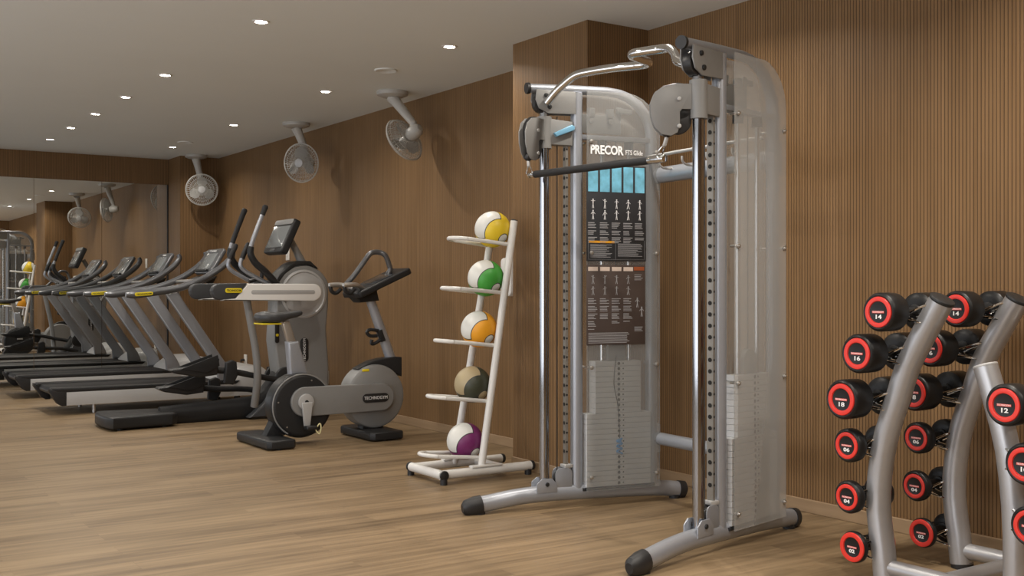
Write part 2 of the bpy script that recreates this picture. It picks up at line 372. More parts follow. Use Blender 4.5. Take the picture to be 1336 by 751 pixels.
for x, y in ((3.68, 4.2), (3.68, 2.2), (3.68, .3), (2.39, 4.2), (2.39, 2.2), (2.39, .3), (1.1, 2.2), (1.1, 5.2), (1.1, 8.26), (1.1, 11.3), (-.6, 3.2), (-.6, 6.5), (-.6, 10)):  # added out of view to brighten the room; the first shows in the mirror
    downlight(x, y, 'added downlight out of view, %.1f m from back wall, %.1f m from wood wall' % (y+.9, WX-x))
for x, y, lb in ((3.69, 7.17, 'flat pale disc flush in the ceiling near the closest ceiling fan'), (3.68, 11.95, 'flat pale disc flush in the ceiling before the farthest ceiling fan')):
    o = MB().lathe([(0, .085), (.006, .083), (.009, .076), (.006, .070), (.006, 0)], (0, 0, 0), (0, 0, -1), 32).build('ceiling_speaker', M_ceil)
    o.location = (x, y, H); tag(o, lb, 'speaker', 'flush discs in the ceiling')

# ------------------------------------------------------------------ ceiling hung fans
def fan(base, cage_c, d, label):
    t = thing('wall_fan', label, 'fan', (base[0], base[1], H), 'oscillating fans hung from the ceiling')
    bl = V(base[0], base[1], H); d = Vector(d).normalized(); c = Vector(cage_c)-bl; motor = c-d*.115
    MB().lathe([(0, .128), (.012, .130), (.03, .126), (.045, .09), (.05, .045), (.052, 0)], (0, 0, 0), (0, 0, -1), 40).build('mounting_base', M_fan, t)
    top = V(0, 0, -.045); neck = motor+V(0, 0, .075)
    MB().tube([top, top.lerp(neck, .25), top.lerp(neck, .75), neck], [.052, .042, .034, .028], 20, k=3).build('stem', M_fan, t)
    mb = MB(); mb.tube([neck+V(0, 0, .02), neck+V(0, 0, -.01), motor], [.026, .028, .026], 16)
    mb.lathe([(-.085, 0), (-.080, .030), (-.06, .050), (-.02, .058), (.03, .056), (.055, .042), (.06, 0)], motor, d, 28)
    mb.build('motor_housing', M_fan, t)
    x = d.cross(V(0, 0, 1)).normalized(); y = d.cross(x); R = .185
    g = MB(); ns = 42
    def ring(r, off, w, n=44): g.tube([c+d*off+x*(r*math.cos(2*PI*i/n))+y*(r*math.sin(2*PI*i/n)) for i in range(n)], w, 6, closed=True)
    ring(R, 0, .0075)
    for r, fo, bo in ((R*.93, .022, -.03), (R*.75, .036, -.046), (R*.55, .044, -.054), (R*.36, .048, -.058)):
        ring(r, fo, .0018); ring(r, bo, .0018)
    for i in range(ns):
        a = 2*PI*i/ns; e = x*math.cos(a)+y*math.sin(a); a2 = a+.22; e2 = x*math.cos(a2)+y*math.sin(a2)
        g.tube([c+e*R, c+e*(R*.94)+d*.024, c+(e*.5+e2*.5).normalized()*(R*.62)+d*.042, c+e2*(R*.24)+d*.050], .0019, 4)
        g.tube([c+e*R, c+e*(R*.94)-d*.03, c+e*(R*.62)-d*.052, c+e*(R*.26)-d*.060], .0019, 4)
    g.build('cage', M_fan, t)
    MB().lathe([(.044, .046), (.054, .042), (.058, .02), (.059, 0)], c, d, 24).build('cage_badge', M_lsilver, t)
    b = MB(); b.lathe([(-.035, .03), (.02, .034), (.03, .02), (.032, 0)], c, d, 20)
    for k in range(3):
        a0 = k*2*PI/3+.5; tt = bmesh.new(); rows = []
        for i in range(7):
            r = .03+(R*.86-.03)*i/6; wd = .35+.55*math.sin(PI*min(1, i/6*.8+.15)); row = []
            for j in range(7):
                s_ = (j/6-.5); a = a0+s_*wd*1.5; row.append(tt.verts.new(c+(x*math.cos(a)+y*math.sin(a))*r*(1-.12*abs(s_)*2*(i/6))+d*(s_*.045)))
            rows.append(row)
        for i in range(6):
            for j in range(6): tt.faces.new((rows[i][j], rows[i][j+1], rows[i+1][j+1], rows[i+1][j]))
        bmesh.ops.solidify(tt, geom=list(tt.faces), thickness=.003); b._add(tt)
    b.build('blades', M_fan, t)
fan((4.14, 7.93), (4.20, 7.84, 2.385), (-.28, .80, -.42), 'white ceiling fan nearest the trainer, turned away to show its motor')
fan((4.15, 9.96), (4.16, 9.86, 2.39), (-.80, -.60, -.12), 'white ceiling fan in the middle of the three, facing left')
fan((4.14, 13.03), (4.17, 12.90, 2.36), (-.30, -.95, -.08), 'white ceiling fan farthest away, at the corner by the mirror')

# ------------------------------------------------------------------ wall sockets and dispenser
for (y, z, lb) in ((12.25, .34, 'small white wall socket low behind the front of the treadmill'), (11.43, .30, 'small white wall socket low behind the cross trainer base'), (9.965, .295, 'small white wall socket low between cross trainer and bike')):
    t = thing('wall_socket', lb, 'socket', (WX, y, z), 'low sockets on the wood wall')
    MB().box((-.006, 0, 0), (.012, .085, .13), .004).build('face_plate', M_socket, t)
    MB().cyl((-.0125, 0, 0), (-.02, 0, 0), .02, n=20).build('socket_insert', M_socket, t)
    MB().tube([(-.014, 0, 0), (-.05, 0, 0), (-.06, 0, -.03), (-.03, .02, -z+.015)], [.016, .014, .006, .004], 10, k=4).build('plug', M_black, t)
t = thing('wall_switch', 'small white switch plate on the wood wall behind the cross trainer screen', 'switch', (WX, 10.97, 1.545))
MB().box((-.006, 0, 0), (.012, .09, .14), .004).build('switch_plate', M_socket, t)
MB().box((-.014, 0, 0), (.006, .035, .06), .002).build('rocker', M_white, t)
d = thing('wall_dispenser', 'white rounded dispenser on the wood wall, mostly hidden behind the ball rack', 'dispenser', (WX, 6.60, 1.26))
MB().prism(rrect(-.07, .07, -.14, .14, .035), (-.055, 0, 0), (0, 1, 0), (0, 0, 1), .11, .012).build('housing', M_white, d)
MB().box((-.113, 0, -.10), (.008, .08, .03), .003).build('push_lever', M_lsilver, d)

# ------------------------------------------------------------------ treadmills
def badge(name, x0, x1, y, z, ny, parent, h=.032, m=M_yellow, tm=M_dtxt, slope=0):
    """small logo badge on a side face; ny = side it faces"""
    U = V(1, 0, slope).normalized() if ny < 0 else V(-1, 0, -slope).normalized(); W = V(0, 0, 1)
    c = V((x0+x1)/2, y, z); w = x1-x0
    pts = rrect(-w/2, w/2*.78, -h/2, h/2, h*.3)
    o = MB().prism(rrect(-w/2, w/2, -h/2, h/2, h*.42), c, U, W, .008, .001).build(name, m, parent)
    text('badge_print', 'TECHNOGYM', h*.62, c+V(0, ny*.0048, 0), U, W, tm, o, xs=w*.82/(h*.62*6.1), bold=.0004)
    return o
def make_treadmill():
    t = thing('treadmill', 'grey and black treadmill nearest the camera, facing the wood wall', 'treadmill', (3.1, 11.085, 0), 'treadmills beside the mirror wall')
    X = lambda x: x-3.1
    Hy = .415
    for s in (-1, 1):
        sp = MB().prism([(X(2.18), .088), (X(3.72), .088), (X(3.78), .12), (X(3.78), .212), (X(2.18), .212)], (0, s*(Hy-.03), 0), (1, 0, 0), (0, 0, 1), .06, .004).build('side_panel', M_lsilver, t)
        if s > 0:
            text('panel_print', 'TECHNOGYM', .05, (X(2.9), Hy+.001, .15), (-1, 0, 0), (0, 0, 1), M_txt, sp)
        MB().prism([(X(2.10), .212), (X(3.80), .212), (X(3.84), .245), (X(2.06), .252), (X(2.05), .235)], (0, s*(Hy-.065), 0), (1, 0, 0), (0, 0, 1), .135, .008).build('foot_rail', M_charcoal, t)
        MB().prism([(X(2.181), .085), (X(2.181), .215), (X(2.03), .248), (X(2.03), .22), (X(2.10), .11), (X(2.14), .085)], (0, s*(Hy-.04), 0), (1, 0, 0), (0, 0, 1), .085, .008).build('end_cap', M_black, t)
        # uprights: slanted flat columns
        MB().prism([(X(3.095), 1.115), (X(3.225), 1.14), (X(3.27), 1.06), (X(3.745), .36), (X(3.79), .25), (X(3.62), .245), (X(3.61), .36)], (0, s*(Hy-.035), 0), (1, 0, 0), (0, 0, 1), .05, .018, 3).build('upright', M_upright, t)
        pts = [(X(2.715), 1.115), (X(2.80), 1.117), (X(3.01), 1.145), (X(3.20), 1.175), (X(3.36), 1.225), (X(3.50), 1.29), (X(3.62), 1.365), (X(3.72), 1.45), (X(3.765), 1.52), (X(3.75), 1.565)]
        rr = [.022, .040, .038, .036, .034, .033, .033, .033, .030, .022]
        ra = MB().tube([(x, s*(Hy-.005), z) for x, z in pts], rr, 18, k=4, flat=1).build('handrail', M_rail, t)
        badge('logo_badge', X(2.79), X(2.96), s*(Hy+.036), 1.123, s, ra, .034, slope=.06)
        MB().cyl((X(2.45), s*.3, .0), (X(2.45), s*.3, .09), .018, n=16).build('levelling_foot', M_brush, t)
        MB().cyl((X(3.85), s*.3, .0), (X(3.85), s*.3, .09), .03, n=16).build('levelling_foot', M_black, t)
    b = MB(); b.prism([(X(2.07), .215)]+[(X(2.085)+.0, .24)]+[(X(3.80), .24), (X(3.80), .19), (X(2.10), .19)], (0, 0, 0), (1, 0, 0), (0, 0, 1), .565, .004); b.build('running_belt', M_belt, t)
    MB().span((X(2.2), -.34, .10), (X(3.8), .34, .19), .004).build('deck_frame', M_charcoal, t)
    MB().cyl((X(2.10), -.28, .205), (X(2.10), .28, .205), .03, n=20).build('rear_roller', M_black, t)
    # front motor hood
    m = MB(); t2 = bmesh.new(); rows = []
    prof = [(3.66, .235), (3.70, .285), (3.78, .345), (3.90, .385), (4.02, .39), (4.12, .365), (4.19, .31), (4.215, .22), (4.21, .06)]
    for x, z in prof:
        row = []
        for j in range(17):
            u = j/16*2-1; sg = 1 if u > 0 else -1; a = abs(u)
            row.append(t2.verts.new((X(x), sg*Hy*1.0*min(1, a*1.12) if a < .88 else sg*Hy, z-(z-.09)*(max(0, a-.5)/.5)**3.2)))
        rows.append(row)
    for i in range(len(rows)-1):
        for j in range(16): t2.faces.new((rows[i][j], rows[i][j+1], rows[i+1][j+1], rows[i+1][j]))
    bmesh.ops.remove_doubles(t2, verts=list(t2.verts), dist=1e-4); bmesh.ops.recalc_face_normals(t2, faces=list(t2.faces)); m._add(t2)
    m.build('motor_hood', M_lsilver, t)
    # cross bars and console
    mb = MB(); mb.tube([(X(3.44), -Hy+.03, 1.245), (X(3.44), -.2, 1.25), (X(3.44), .2, 1.25), (X(3.44), Hy-.03, 1.245)], .018, 14)
    mb.build('sensor_bar', M_brush, t)
    MB().prism([(X(3.45), 1.235), (X(3.62), 1.305), (X(3.64), 1.285), (X(3.47), 1.205)], (0, 0, 0), (1, 0, 0), (0, 0, 1), .56, .008).build('control_tray', M_dkgrey, t)
    a, bq = V(X(3.60), 0, 1.335), V(X(3.745), 0, 1.575); dd = (bq-a).normalized(); nn = V(-dd.z, 0, dd.x)
    c = MB(); c.prism(rrect(-.27, .27, -.01, .285, .045), a, (0, -1, 0), dd, .04, .012, 3)
    con = c.build('console', M_rail, t)
    MB().prism(rrect(-.165, .165, .035, .225, .012), a+nn*.0205, (0, -1, 0), dd, .006, .001).build('screen', M_screen, con)
    MB().prism(rrect(-.19, .19, .0, .022, .008), a+nn*.030, (0, -1, 0), dd, .03, .004).build('button_strip', M_charcoal, con)
    text('console_print', 'TECHNOGYM', .022, a+nn*.0212+dd*.252, (0, -1, 0), dd, M_txt, con)
    k = MB()
    for s in (-1, 1): k.tube([(X(3.62), s*.24, 1.33), (X(3.69), s*.33, 1.40), (X(3.73), s*(Hy-.02), 1.45)], .022, 12, k=3)
    k.build('console_bracket', M_dkgrey, t)
    MB().prism([(X(3.58), 1.24), (X(3.66), 1.30), (X(3.70), 1.30), (X(3.64), 1.20)], (0, -.12, 0), (1, 0, 0), (0, 0, 1), .03, .004).build('safety_clip', M_black, t)
    return t
tA = make_treadmill()
tB = copy_tree(tA); tB.location = (3.1, 12.86, 0)
tB['label'] = 'grey and black treadmill farther away, right beside the mirror'

# ------------------------------------------------------------------ cross trainer
def make_elliptical():
    o = V(3.2, 9.5, 0)
    t = thing('cross_trainer', 'elliptical cross trainer with long white side rails and tall round grey housing', 'cross trainer', o)
    X = lambda x: x-3.2
    # front housing: round drum on a tapering body
    outl = arc(X(3.985), 1.125, .272, 20, 165, 18)+[(X(3.715), .98), (X(3.70), .70), (X(3.74), .40), (X(3.72), .22), (X(4.24), .22), (X(4.24), .45), (X(4.215), .80), (X(4.235), 1.0)]
    hs = MB().prism(outl, (0, 0, 0), (1, 0, 0), (0, 0, 1), .22, .025, 4).build('front_housing', M_silver2, t)
    for s in (-1, 1):
        MB().lathe([(0, .225), (.012, .222), (.018, .205), (.010, .195), (.010, .16), (.016, .15), (.022, .0)], (X(3.985), s*.108, 1.125), (0, s, 0), 48).build('drum_disc', M_lsilver, hs)
        MB().prism(rrect(X(3.95), X(4.03), .50, .72, .039), (0, s*.113, 0), (1, 0, 0), (0, 0, 1), .008, .002).build('logo_plate', M_black, hs)
        text('logo_print', 'TECHNOGYM', .034, (X(3.99), s*.1185, .61), (0, 0, 1) if s < 0 else (0, 0, 1), (-1, 0, 0) if s < 0 else (1, 0, 0), M_txt, hs)
    MB().prism([(X(3.75), 1.30), (X(3.86), 1.40), (X(3.93), 1.43), (X(4.05), 1.43), (X(4.13), 1.36), (X(4.03), 1.395), (X(3.90), 1.38), (X(3.80), 1.31), (X(3.72), 1.20), (X(3.70), 1.22)], (0, 0, 0), (1, 0, 0), (0, 0, 1), .235, .006).build('drum_cover_band', M_charcoal, t)
    MB().prism([(X(3.45), .02), (X(4.30), .02), (X(4.30), .10), (X(4.22), .26), (X(3.72), .30), (X(3.60), .14)], (0, 0, 0), (1, 0, 0), (0, 0, 1), .30, .02, 3).build('front_foot', M_dkgrey, t)
    # lower boom, rear platform
    MB().tube([(X(2.70), -.0, .065), (X(3.00), -.0, .075), (X(3.45), 0, .095), (X(3.60), 0, .125), (X(3.72), 0, .22), (X(3.82), 0, .34)], [.055, .06, .062, .065, .075, .08], 16, k=4, flat=1.6, ref=(0, 0, 1)).build('base_beam', M_charcoal, t)
    MB().prism([(X(2.24), -.30), (X(2.21), -.20), (X(2.20), 0), (X(2.21), .20), (X(2.24), .30), (X(2.30), .325), (X(2.74), .24), (X(2.80), .18), (X(2.80), -.18), (X(2.74), -.235), (X(2.30), -.27)], (0, 0, .065), (1, 0, 0), (0, 1, 0), .10, .02, 3).build('rear_platform', M_charcoal, t)
    for x, y in ((2.32, .22), (2.32, -.20), (2.7, .15), (2.7, -.15)): MB().cyl((X(x), y, 0), (X(x), y, .03), .025, n=16).build('rubber_foot', M_black, t)
    MB().prism(rrect(X(3.705), X(3.745), .68, .86, .018), (0, -.113, 0), (1, 0, 0), (0, 0, 1), .008, .002).build('side_label', M_black, hs)
    MB().prism(rrect(X(3.712), X(3.740), .74, .765, .01), (0, -.118, 0), (1, 0, 0), (0, 0, 1), .003, .001).build('label_mark', M_yellow, hs)
    for s in (-1, 1):
        y = s*.30
        # side rail: white front part, dark grip behind, slanted joint
        w = MB().prism([(X(3.14), 1.07), (X(3.99), 1.066)]+arc(X(3.99), 1.142, .076, -90, 90, 10)+[(X(3.37), 1.218), (X(3.26), 1.09), (X(3.15), 1.083)], (0, y, 0), (1, 0, 0), (0, 0, 1), .07, .01, 3).build('side_rail', M_white, t)
        MB().prism(rrect(X(3.40), X(4.00), 1.125, 1.162, .018), (0, y+s*.0352, 0), (1, 0, 0), (0, 0, 1), .003, .001).build('rail_groove', M_lsilver, w)
        MB().prism(arc(X(3.125), 1.148, .072, 180, 262, 8)+[(X(3.255), 1.088), (X(3.365), 1.222), (X(3.14), 1.221)]+arc(X(3.12), 1.150, .070, 90, 178, 8), (0, y, 0), (1, 0, 0), (0, 0, 1), .076, .012, 3).build('rail_grip', M_dkgrey, w)
        badge('logo_badge', X(3.165), X(3.315), y+s*.041, 1.158, s, w, .04)
        # tube carrying the rail
        MB().tube([(X(3.90), s*.10, 1.14), (X(3.90), s*.27, 1.14)], .04, 16).build('rail_bracket', M_silver2, w)
        if s < 0: MB().tube([(X(3.385), s*.26, 1.08), (X(3.43), s*.25, .85), (X(3.475), s*.24, .62), (X(3.50), s*.22, .38), (X(3.50), s*.14, .12)], [.034, .032, .032, .034, .034], 16, k=4).build('rail_post', M_silver2, t)
        # swinging arm with grip
        pts = [(3.555, 1.885), (3.49, 1.72), (3.432, 1.56), (3.425, 1.48), (3.47, 1.40), (3.56, 1.325), (3.68, 1.22), (3.80, 1.12)]
        if s > 0: pts = [(x-.01, z) for x, z in pts]
        P = [V(X(x), s*.25, z) for x, z in pts]; P[-1].y = s*.13; P[-2].y = s*.20
        ar = MB().tube(P, [.019, .02, .02, .021, .022, .024, .025, .028], 14, k=5).build('swing_arm', M_silver, t)
        e1 = P[0].lerp(P[1], .35) if s < 0 else P[1].lerp(P[2], .8)
        MB().tube([P[0]+V(.012, 0, .03), P[0]+V(.006, 0, .015), P[0], P[0].lerp(e1, .5) if s < 0 else P[1], e1], [.018, .027, .025, .0235, .023], 14).build('arm_grip', M_grip, ar)
        MB().tube([P[2].lerp(P[3], .2), P[3], P[4], P[5], P[6], P[7]], [.026, .030, .031, .031, .032, .033], 14, k=4).build('arm_cover', M_charcoal, ar)
        P2 = [V(X(x), s*.16, z) for x, z in ((3.435, 1.565), (3.395, 1.48), (3.365, 1.40), (3.39, 1.345), (3.49, 1.285), (3.63, 1.22), (3.76, 1.19))]; P2[-1].y = s*.1
        fb = MB().tube(P2, .018, 14, k=5).build('fixed_handle', M_silver, t)
        MB().tube([P2[0]+V(.008, 0, .015), P2[0], P2[1], P2[1].lerp(P2[2], .5)], [.016, .023, .023, .022], 14).build('handle_grip', M_grip, fb)
    MB().tube([(X(3.50), 0, 1.24), (X(3.62), 0, 1.27), (X(3.63), 0, 1.36)], .02, 10).build('centre_grip', M_charcoal, t)
    MB().box((X(3.66), 0, 1.20), (.16, .22, .08), .02, seg=3).build('handle_bridge', M_charcoal, t)
    MB().tube([(X(4.03), 0, 1.38), (X(3.96), 0, 1.52), (X(3.90), 0, 1.62)], [.045, .032, .032], 16, k=3).build('screen_arm', M_silver2, t)
    a, bq = V(X(3.72), 0, 1.505), V(X(3.86), 0, 1.815); dd = (bq-a).normalized(); nn = V(-dd.z, 0, dd.x); ll = (bq-a).length
    con = MB().prism(rrect(-.225, .225, 0, ll, .03), a-nn*.03, (0, -1, 0), dd, .07, .015, 3).build('console', M_charcoal, t)
    MB().prism(rrect(-.195, .195, .05, ll-.075, .008), a+nn*.006, (0, -1, 0), dd, .006, .001).build('screen', M_screen, con)
    MB().prism(rrect(-.215, .215, ll-.06, ll-.008, .018), a+nn*.0065, (0, -1, 0), dd, .008, .002).build('screen_bezel', M_silver2, con)
    MB().prism(rrect(-.06, .06, .012, .035, .01), a+nn*.006, (0, -1, 0), dd, .006, .001).build('button_row', M_dkgrey, con)
    # pedals and links: near one high, far one low
    for s, (x0, z0, zr, xe, ze) in ((-1, (2.73, .445, .0, 3.62, .36)), (1, (2.72, .265, .0, 3.64, .22))):
        y = s*.17
        pd = MB().prism([(X(x0), z0+.03), (X(x0+.02), z0+.045), (X(x0+.28), z0+.06), (X(x0+.36), z0+.12), (X(x0+.42), z0+.12), (X(x0+.40), z0-.02), (X(x0+.25), z0-.035), (X(x0+.06), z0)], (0, y, 0), (1, 0, 0), (0, 0, 1), .15, .014, 3).build('pedal', M_black, t)
        sd = MB()
        for k in (-1, 1): sd.prism([(X(x0+.08), z0+.045), (X(x0+.40), z0+.155), (X(x0+.415), z0+.06), (X(x0+.3), z0+.0)], (0, y+k*.08, 0), (1, 0, 0), (0, 0, 1), .014, .004)
        sd.build('pedal_guard', M_charcoal, pd)
        MB().tube([(X(x0+.36), y, z0+.02), (X(x0+.55), y, z0), (X(xe-.1), s*.15, ze+.03), (X(xe+.15), s*.13, ze-.02)], [.03, .028, .026, .03], 14, k=3).build('pedal_link', M_charcoal, t)
        kx, kz = X(x0+.52), z0-.005
        MB().prism([(kx-.055, kz-.09), (kx+.03, kz-.11), (kx+.07, kz-.03), (kx+.06, kz+.09), (kx+.02, kz+.11), (kx-.04, kz+.09)], (0, y+s*.035, 0), (1, 0, 0), (0, 0, 1), .05, .015, 3).build('link_joint', M_charcoal, t)
        MB().rcyl((X(3.80), s*.105, .36), (X(3.80), s*.15, .36), .10, .01).build('crank_disc', M_charcoal, t)
    return t
make_elliptical()

# ------------------------------------------------------------------ exercise bike
def make_bike():
    t = thing('exercise_bike', 'upright exercise bike with black rear disc, grey beam and looped handlebar', 'exercise bike', (3.5, 7.8, 0))
    X = lambda x: x-3.5
    U, W = (1, 0, 0), (0, 0, 1)
    rd = MB().lathe([(-.085, 0), (-.085, .225), (-.07, .242), (.05, .246), (.07, .24), (.085, .222), (.088, .21), (.088, 0)], (X(3.255), -.03, .292), (0, -1, 0), 56).build('rear_disc', M_charcoal, t)
    MB().tube([(X(3.255)+.236*math.cos(a*PI/24), -.108, .292+.236*math.sin(a*PI/24)) for a in range(0, 33)], .006, 8).build('disc_rim', M_silver2, rd)
    for a in (10, 70, 170, 230, 300):
        sc = MB(); sc.cyl((X(3.255)+.2*math.cos(math.radians(a)), -.119, .292+.2*math.sin(math.radians(a))), (X(3.255)+.2*math.cos(math.radians(a)), -.122, .292+.2*math.sin(math.radians(a))), .006, n=10)
        sc.build('screw', M_brush, rd)
    fd = MB().lathe([(-.09, 0), (-.09, .235), (-.07, .25), (.06, .252), (.08, .246), (.092, .228), (.097, .0)], (X(3.885), .0, .325), (0, -1, 0), 56).build('front_disc', M_silver2, t)
    # beam from the crank to the front disc
    bm = MB().prism(arc(X(3.265), .322, .112, 90, 270, 14)+[(X(3.85), .215)]+arc(X(3.91), .322, .107, -90, 90, 14), (0, -.115, 0), U, W, .05, .008, 3).build('beam', M_silver2, t)
    MB().prism(rrect(X(3.74), X(3.965), .285, .355, .034), (0, -.142, 0), U, W, .008, .002).build('logo_plate', M_black, bm)
    text('logo_print', 'TECHNOGYM', .036, (X(3.853), -.1465, .32), U, W, M_txt, bm, xs=.9)
    MB().span((X(3.48), -.10, .25), (X(3.78), .06, .41), .02, 3).build('frame_core', M_silver2, t)
    # cranks and pedals
    hub = MB().rcyl((X(3.265), -.14, .322), (X(3.265), -.165, .322), .062, .006).build('crank_hub', M_lsilver, t)
    MB().rcyl((X(3.265), -.165, .322), (X(3.265), -.168, .322), .016, .001).build('crank_bolt', M_black, hub)
    MB().prism([(-.045, 0), (-.022, -.20), (.022, -.20), (.045, 0)], (X(3.265), -.17, .322), U, W, .02, .007, 3).build('crank_arm', M_lsilver, t)
    MB().prism([(-.045, 0), (-.022, .18), (.022, .18), (.045, 0)], (X(3.255), .075, .322), U, W, .02, .007, 3).build('crank_arm', M_lsilver, t)
    for y, z in ((-.215, .135), (.12, .50)):
        p = MB().box((X(3.275), y, z), (.085, .07, .028), .008, seg=3).build('pedal', M_black, t)
        s = -1 if y < 0 else 1
        MB().tube([(X(3.31), y+s*.02, z-.01), (X(3.335), y+s*.028, z+.03), (X(3.345), y+s*.03, z-.0), (X(3.335), y+s*.028, z-.045), (X(3.315), y+s*.022, z-.03)], .005, 8, k=4, closed=True).build('pedal_strap', mat('pale_strap', (.70, .64, .35), .6), p)
    # feet
    def foot(x0, x1, y0, y1):
        return MB().prism([(X(x0), y0+.03), (X(x0+.03), y0), (X(x1-.02), y0), (X(x1), y0+.02), (X(x1), y1-.02), (X(x1-.02), y1), (X(x0+.03), y1), (X(x0), y1-.03)], (0, 0, .04), (1, 0, 0), (0, 1, 0), .065, .014, 3).build('foot_bar', M_charcoal, t)
    foot(2.90, 3.12, -.32, .36); foot(3.73, 4.01, -.32, .27)
    for x in (3.01, 3.87):
        for y in (-.27, .22): MB().cyl((X(x), y, 0), (X(x), y, .012), .022, n=14).build('rubber_pad', M_black, t)
    MB().prism([(X(2.98), .06), (X(3.12), .06), (X(3.24), .12), (X(3.20), .26), (X(3.08), .25)], (0, 0, 0), U, W, .10, .012, 3).build('rear_neck', M_charcoal, t)
    MB().prism([(X(3.78), .06), (X(3.97), .06), (X(3.95), .16), (X(3.80), .16)], (0, 0, 0), U, W, .10, .01).build('front_neck', M_charcoal, t)
    # seat
    MB().prism([(X(3.165), .775), (X(3.255), .775), (X(3.345), .50), (X(3.19), .50)], (0, 0, 0), U, W, .085, .022, 4).build('seat_tube', M_silver, t)
    MB().prism([(X(3.125), .93), (X(3.185), .93), (X(3.245), .76), (X(3.175), .76)], (0, 0, 0), U, W, .05, .010, 3).build('seat_post', M_brush, t)
    t2 = bmesh.new(); rows = []
    for (x, w, zt, zb) in ((2.935, .06, .975, .945), (2.95, .095, .995, .925), (3.0, .122, 1.005, .915), (3.07, .118, 1.00, .912), (3.13, .085, .998, .925), (3.19, .055, 1.003, .945), (3.25, .042, 1.008, .957), (3.285, .032, 1.005, .97), (3.295, .015, .995, .98)):
        ring = []
        for j in range(20):
            a = 2*PI*j/20; ca, sa = math.cos(a), math.sin(a); zz = (zt+zb)/2+(zt-zb)/2*(abs(sa)**.7)*(1 if sa > 0 else -1)
            ring.append(t2.verts.new((X(x), w*(abs(ca)**.8)*(1 if ca > 0 else -1), zz)))
        rows.append(ring)
    for A, B in zip(rows[:-1], rows[1:]):
        for j in range(20): t2.faces.new((A[j], A[(j+1) % 20], B[(j+1) % 20], B[j]))
    t2.faces.new(rows[0][::-1]); t2.faces.new(rows[-1]); bmesh.ops.recalc_face_normals(t2, faces=list(t2.faces))
    sm = MB(); sm._add(t2); sad = sm.build('saddle', M_dkgrey, t, smooth=60)
    MB().box((X(3.02), 0, .912), (.15, .19, .012), .005).build('saddle_underside', M_yellow, sad)
    # stem, bottle holder, bars, console
    MB().tube([(X(3.87), 0, 1.10), (X(3.97), 0, .84), (X(4.085), 0, .54)], [.037, .040, .042], 18).build('stem', M_silver, t)
    MB().prism([(X(3.74), .545), (X(3.86), .60), (X(3.96), .62), (X(4.07), .63), (X(4.13), .625), (X(4.13), .47), (X(4.05), .50), (X(3.9), .555), (X(3.78), .52)], (0, 0, 0), U, W, .12, .01, 3).build('disc_cover', M_charcoal, t)
    MB().box((X(3.79), -.092, .535), (.06, .008, .02), .003).build('cover_badge', M_yellow, t)
    bh = MB(); bh.tube([(X(3.93), -.03, .84), (X(3.86), -.03, .85), (X(3.83), -.03, .83), (X(3.86), -.03, .80), (X(3.92), -.03, .80)], .014, 10, k=3)
    bh.tube([(X(3.97), -.03, .78), (X(3.90), -.03, .74), (X(3.87), -.03, .74), (X(3.875), -.03, .77)], .014, 10, k=3); bh.prism([(X(3.92), .84), (X(3.955), .85), (X(3.99), .76), (X(3.955), .75)], (0, -.03, 0), U, W, .05, .008)
    bh.build('bottle_holder', M_charcoal, t)
    hb = [(3.66, 1.195), (3.735, 1.27), (3.80, 1.35), (3.862, 1.43), (3.90, 1.462), (3.965, 1.465), (4.01, 1.44), (4.045, 1.36), (4.05, 1.32), (3.99, 1.235), (3.90, 1.155), (3.845, 1.125), (3.78, 1.15), (3.735, 1.205)]
    MB().tube([(X(x), 0 if i > 5 else .02, z) for i, (x, z) in enumerate(hb)], .021, 14, k=3).build('handlebar_loop', M_rail, t)
    for s in (-1, 1):
        br = MB().tube([(X(3.82), s*.05, 1.15), (X(3.74), s*.10, 1.185), (X(3.68), s*.13, 1.205), (X(3.58), s*.13, 1.20)], [.018, .018, .019, .02], 14, k=3).build('side_handle', M_brush, t)
        MB().tube([(X(3.59), s*.13, 1.195), (X(3.60), s*.13, 1.155), (X(3.64), s*.13, 1.14), (X(3.68), s*.12, 1.175)], .016, 12, k=4).build('handle_hook', M_charcoal, br)
    a, bq = V(X(3.70), 0, 1.13), V(X(4.16), 0, 1.33); dd = (bq-a).normalized(); nn = V(-dd.z, 0, dd.x); ll = (bq-a).length
    con = MB().prism(rrect(-.16, .16, 0, ll, .03), a-nn*.01, (0, -1, 0), dd, .05, .012, 3).build('console', M_charcoal, t)
    MB().prism(rrect(-.11, .11, .17, .36, .01), a+nn*.016, (0, -1, 0), dd, .006, .001).build('screen', mat('dark_screen', (.03, .04, .05), .12, coat=.6), con)
    MB().prism([(X(3.68), 1.14), (X(3.90), 1.16), (X(3.92), 1.08), (X(3.76), 1.065)], (0, 0, 0), U, W, .15, .012, 3).build('console_mount', M_charcoal, t)
    return t
make_bike()

